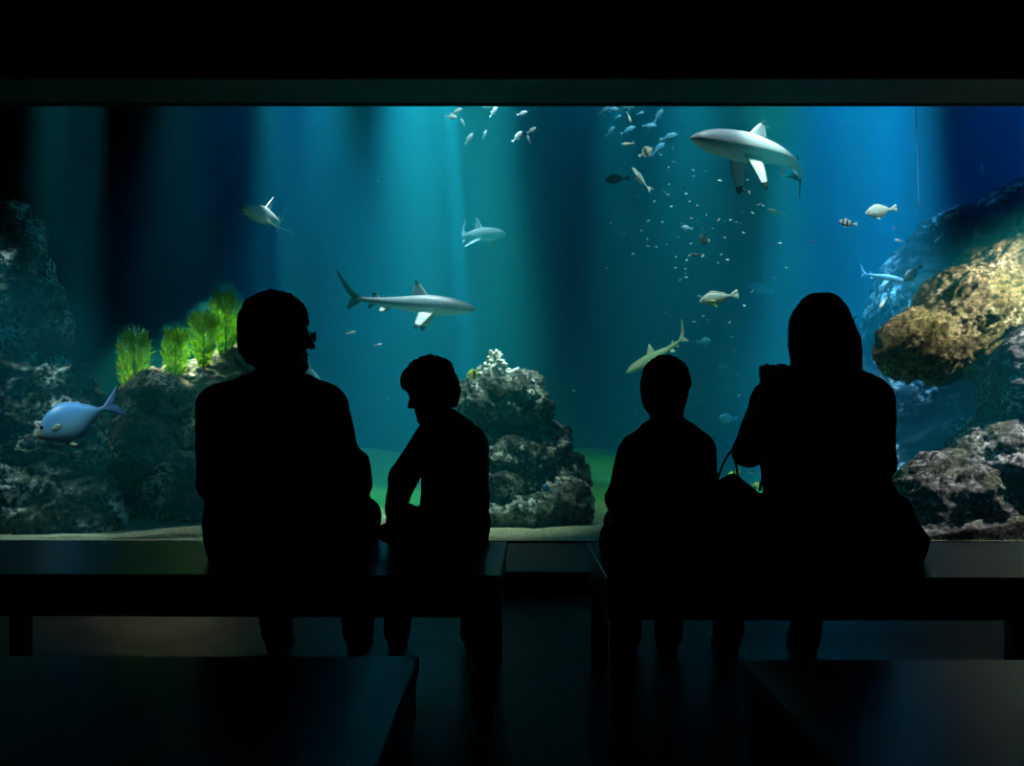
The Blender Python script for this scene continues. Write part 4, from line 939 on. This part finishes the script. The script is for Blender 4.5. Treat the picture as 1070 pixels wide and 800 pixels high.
t = NT('clear spectacle lens'); tr = t.n('ShaderNodeBsdfTransparent'); g2 = t.n('ShaderNodeBsdfGlossy'); g2.inputs['Roughness'].default_value = .02; fr = t.n('ShaderNodeFresnel'); fr.inputs[0].default_value = 1.3
mx = t.n('ShaderNodeMixShader'); t.l(fr.outputs[0], mx.inputs[0]); t.l(tr.outputs[0], mx.inputs[1]); t.l(g2.outputs[0], mx.inputs[2]); t.l(mx.outputs[0], t.out.inputs['Surface'])
for sg in (1, -1):
    ring = [(.031 + .0205 * math.cos(w), .004 + .0165 * math.sin(w)) for w in np.linspace(0, 2 * math.pi, 24, endpoint=False)]
    V = [pm(x, a * sg, b) - man.location for x in (.1112, .1128) for a, b in ring]
    Fc = [tuple(range(24))[::-1], tuple(range(24, 48))] + [(i, (i + 1) % 24, 24 + (i + 1) % 24, 24 + i) for i in range(24)]
    mesh_obj('lens', V, Fc, t.m, gl_o, smooth=False)

# the leaning boy: slouches and looks down to the left
Yb = 3.38; S = lambda px, py, dy=0.0: P(px, py, Yb + dy)
def hair_tuft(f, p, Rm, s):
    hair_short(.008, top=.004)(f, p, Rm, s)
    rn = random.Random(4); f.ell(p(.035, 0, .082), [.066 * s, .066 * s, .052 * s], .03, Rm)
    for _ in range(34):
        th, ph = rn.uniform(-1.9, 1.9), rn.uniform(-.2, 1.35); d = Vector((-math.cos(th) * math.cos(ph) * .6 + .2 * math.sin(ph), math.sin(th) * math.cos(ph), math.sin(ph)))
        a = Vector((-.02, 0, .03)) + Vector((d.x * .1, d.y * .085, d.z * .09)); b = a + d * rn.uniform(.018, .038) + Vector((rn.uniform(-.02, .03), rn.uniform(-.015, .015), .006))
        f.cone(p(*a), p(*b), .013 * s, .004 * s, .008)
    for y in (-.05, -.03, -.01, .01, .03, .05): f.cone(p(.05, y, .085), p(.088, y * 1.1, .060), .012 * s, .006 * s, .01)
person(dict(Y=Yb, hs=.79, label='boy leaning forward on the bench, looking down to the left, tousled hair', seat=Vector((-.25, Yb, .45)),
    head=S(449, 409), face=(-.88, .30, -.36), headup=(-.34, .1, 1), neck=S(460, 440, .0), depth=.105, seed=2, limb=.88,
    torso=[(428, 446, 474, 0, .05), (438, 440, 488, 0, .07), (449, 437, 498, 0, .09), (464, 437, 505), (486, 440, 507), (508, 442, 508), (527, 441, 510), (547, 440, 508, 0, .12), (562, 436, 504, .02, .13), (584, 434, 500, .02, .13)],
    arms=[dict(p=(S(445, 464, .04), S(421, 500, .10), S(412, 536, .16)), d=(-.35, .35, -.75), n=(-.6, -.3, .5), t=-1, curl=.5, r=(.052, .046, .036)),
          dict(p=(S(492, 464, .02), S(493, 520, .06), S(462, 540, .22)), d=(-.8, .6, -.1), n=(0, .1, 1), t=1, curl=.4, r=(.052, .046, .038))],
    legs=[(Vector((-.30, 3.45, .53)), Vector((-.425, 3.93, .52)), Vector((-.46, 3.98, .085))), (Vector((-.19, 3.45, .53)), Vector((-.155, 3.93, .52)), Vector((-.155, 3.98, .085)))],
    jm=cloth('boy jacket cloth', (.018, .019, .021)), tm=cloth('boy trousers', (.015, .016, .02)), hm=m_hair_brown, hair=hair_tuft, hairy=.008, jin=.002, shoe=.95,
    trouser_extra=[(P(405, 556, 3.55), P(440, 556, 3.5), .035, .05, .05)]))

# the shorter boy: upright, seen from behind
Yc = 3.34; S = lambda px, py, dy=0.0: P(px, py, Yc + dy)
person(dict(Y=Yc, hs=.83, label='short-haired boy sitting upright, seen from behind, left of the handbag', seat=Vector((.51, Yc, .45)),
    head=S(696.5, 411), face=(.30, .95, -.08), headup=(.02, 0, 1), neck=S(698, 446, .01), depth=.105, seed=5, limb=.88,
    torso=[(436, 684, 712, .01, .05), (444, 672, 726, .01, .065), (453, 664, 733, 0, .085), (464, 657, 741), (490, 653, 743), (515, 652, 744), (535, 646, 744), (550, 637, 746, 0, .13), (566, 630, 748, .02, .14), (583, 630, 748, .02, .14)],
    arms=[dict(p=(S(663, 472), S(648, 521, .02), S(668, 540, .22)), d=(.6, .8, -.1), n=(0, .1, 1), t=1, curl=.4, r=(.050, .046, .038)),
          dict(p=(S(730, 470), S(733, 521, .02), S(716, 540, .22)), d=(-.6, .8, -.1), n=(0, .1, 1), t=-1, curl=.4, r=(.050, .046, .038))],
    legs=[(Vector((.43, 3.40, .53)), Vector((.43, 3.88, .52)), Vector((.46, 3.94, .085))), (Vector((.60, 3.40, .53)), Vector((.63, 3.88, .52)), Vector((.62, 3.94, .085)))],
    jm=cloth('boy hoodie cloth', (.017, .018, .022)), tm=cloth('boy jeans', (.014, .016, .022)), hm=m_hair_dark, hair=hair_short(.018, top=-.002), jin=.002, seat_edge=3.80, hairy=.004, shoe=.95,
    trouser_extra=[(P(640, 560, 3.38), P(640, 568, 3.55), .042, .045, .05)]))

# the woman: long hair, left arm raised with a camera, coat spread on the bench
Yw = 3.34; S = lambda px, py, dy=0.0: P(px, py, Yw + dy)
def hair_long(f, p, Rm, s):
    f.ell(p(-.018, 0, .050), [.118 * s, .090 * s, .104 * s], .02, Rm)
    f.ell(p(-.05, 0, -.05), [.085 * s, .090 * s, .13 * s], .04, Rm)
    for y in (-.085, -.05, 0, .05, .085): f.cone(p(-.06, y, -.02), p(-.085, y * 1.02, -.175 - .02 * math.cos(y * 30)), .040 * s, .022 * s, .03)
    f.cone(p(-.05, -.085, -.10), p(-.062, -.150, -.178), .032 * s, .010 * s, .03)
    for sg in (1, -1): f.cone(p(.005, .058 * sg, .03), p(-.01, .070 * sg, -.15), .034 * s, .024 * s, .05); f.cone(p(-.04, .060 * sg, .03), p(-.05, .072 * sg, -.16), .036 * s, .024 * s, .05)
    f.ell(p(.112, 0, -.05), [.072 * s, .072 * s, .115 * s], .012, Rm, True)
woman, pw, Bw = person(dict(Y=Yw, hs=.99, label='long-haired woman in a wide dark coat holding up a small camera', seat=Vector((1.05, Yw, .45)),
    head=S(855, 353, .02), face=(-.16, .98, .02), neck=S(862, 396, .01), depth=.12, seed=8, limb=1.0,
    torso=[(380, 846, 876, .01, .055), (388, 832, 902, .01, .08), (396, 818, 918, 0, .10), (410, 808, 926), (445, 803, 928), (476, 801, 926), (500, 800, 929), (514, 799, 935, 0, .13), (524, 798, 948, 0, .14), (540, 796, 955, .01, .16), (562, 792, 970, .02, .18), (570, 790, 968, .02, .18), (585, 790, 962, .02, .18)],
    arms=[dict(p=(S(812, 420, .02), S(783, 470, .12), S(800, 408, .26)), d=(.45, .25, .85), n=(-.75, -.6, .2), t=1, curl=.75, hs=.95, r=(.058, .054, .042)),
          dict(p=(S(914, 418, .02), S(918, 484, .08), S(862, 424, .26)), d=(-.55, .15, .8), n=(.6, -.75, .1), t=-1, curl=.7, hs=.95, r=(.058, .054, .042))],
    legs=[(Vector((.93, 3.42, .545)), Vector((.845, 3.89, .53)), Vector((.86, 3.96, .09))), (Vector((1.15, 3.42, .545)), Vector((1.20, 3.89, .53)), Vector((1.17, 3.96, .09)))],
    jm=cloth('woman coat cloth', (.018, .017, .019)), tm=cloth('woman trousers', (.013, .014, .018)), hm=m_hair_brown, hair=hair_long, hairy=.004, jin=.002, seat_edge=3.80))

# compact camera in her hands
cl = S(810, 388, .30); r = empty('camera', cl, 'small black camera held up beside the long-haired woman\'s head', 'camera')
bm = bmesh.new(); add_box(bm, (-.058, -.014, -.022), (.058, .014, .022), .004); bm_obj('body', bm, plain('camera black', (.012, .012, .013), .35, .5), r)
m_metal = plain('camera metal', (.55, .56, .55), .3, .5, Metallic=1.0)
bm = bmesh.new(); add_cyl(bm, (.005, .013, -.002), (.005, .045, -.002), .024, .021, 24); lens = bm_obj('lens', bm, m_bleg, r)
bm = bmesh.new(); add_cyl(bm, (.005, .0445, -.002), (.005, .0462, -.002), .015, None, 24); bm_obj('front_glass', bm, plain('lens glass', (.01, .012, .02), .05, .6), lens)
bm = bmesh.new(); add_cyl(bm, (-.030, 0, .021), (-.030, 0, .029), .009, None, 20); bm_obj('mode_dial', bm, m_metal, r)
bm = bmesh.new(); add_cyl(bm, (-.010, 0, .021), (-.010, 0, .0265), .006, None, 16); bm_obj('shutter_button', bm, m_metal, r)
bm = bmesh.new(); add_box(bm, (.008, -.008, .021), (.040, .008, .028), .002); bm_obj('flash_shoe', bm, m_bleg, r)
bm = bmesh.new(); add_box(bm, (-.036, -.0155, -.017), (.028, -.0135, .015), .0008); bm_obj('screen', bm, plain('camera screen glass', (.01, .01, .011), .1, .5), r)

# handbag between the shorter boy and the woman, straps over her forearm
bl = Vector((P(772, 560, 3.36).x, 3.36, .45)); r = empty('handbag', bl, 'dark soft handbag on the bench between the boy and the woman', 'handbag')
f = Field(bl + Vector((-.2, -.2, -.02)), bl + Vector((.2, .2, .36)), .007)
q = lambda px, py, dy=0.: P(px, py, 3.36 + dy)
f.loft([(.456, bl.x, 3.36, .088, .085), (.50, bl.x, 3.36, .100, .098), (.58, bl.x, 3.36, .096, .085), (.655, bl.x - .002, 3.36, .086, .055)], .03, ex=2.6)
for a, b, ra in ((q(752, 508), q(766, 502), .016), (q(766, 503), q(778, 513), .020), (q(778, 517), q(797, 528), .026), (q(752, 515), q(790, 530), .03)): f.cone(a, b, ra, ra, .03)
f.clip(lambda X, Y, Z: .453 - Z)
field_obj('bag_body', f, plain('dark bag leather', (.014, .013, .014), .55, .35, 60, .2, .2), r, 2, .006, 14, 9)
for pts in ([q(749, 510, -.03), q(751, 497, -.03), q(757, 482, -.02), q(766, 468, .02), q(776, 458, .12), q(790, 470, .19), q(797, 494, .12), q(794, 512, .03)],
            [q(771, 512, .04), q(770, 490, .03), q(767, 472, .04), q(774, 461, .13), q(789, 474, .20), q(801, 492, .13), q(799, 515, .05)]):
    V, Fc = tube([Vector(p_) - bl for p_ in smooth_path(pts, 6)], .0065, 8, .6); mesh_obj('strap', V, Fc, plain('bag strap', (.014, .013, .013), .5, .3), r)
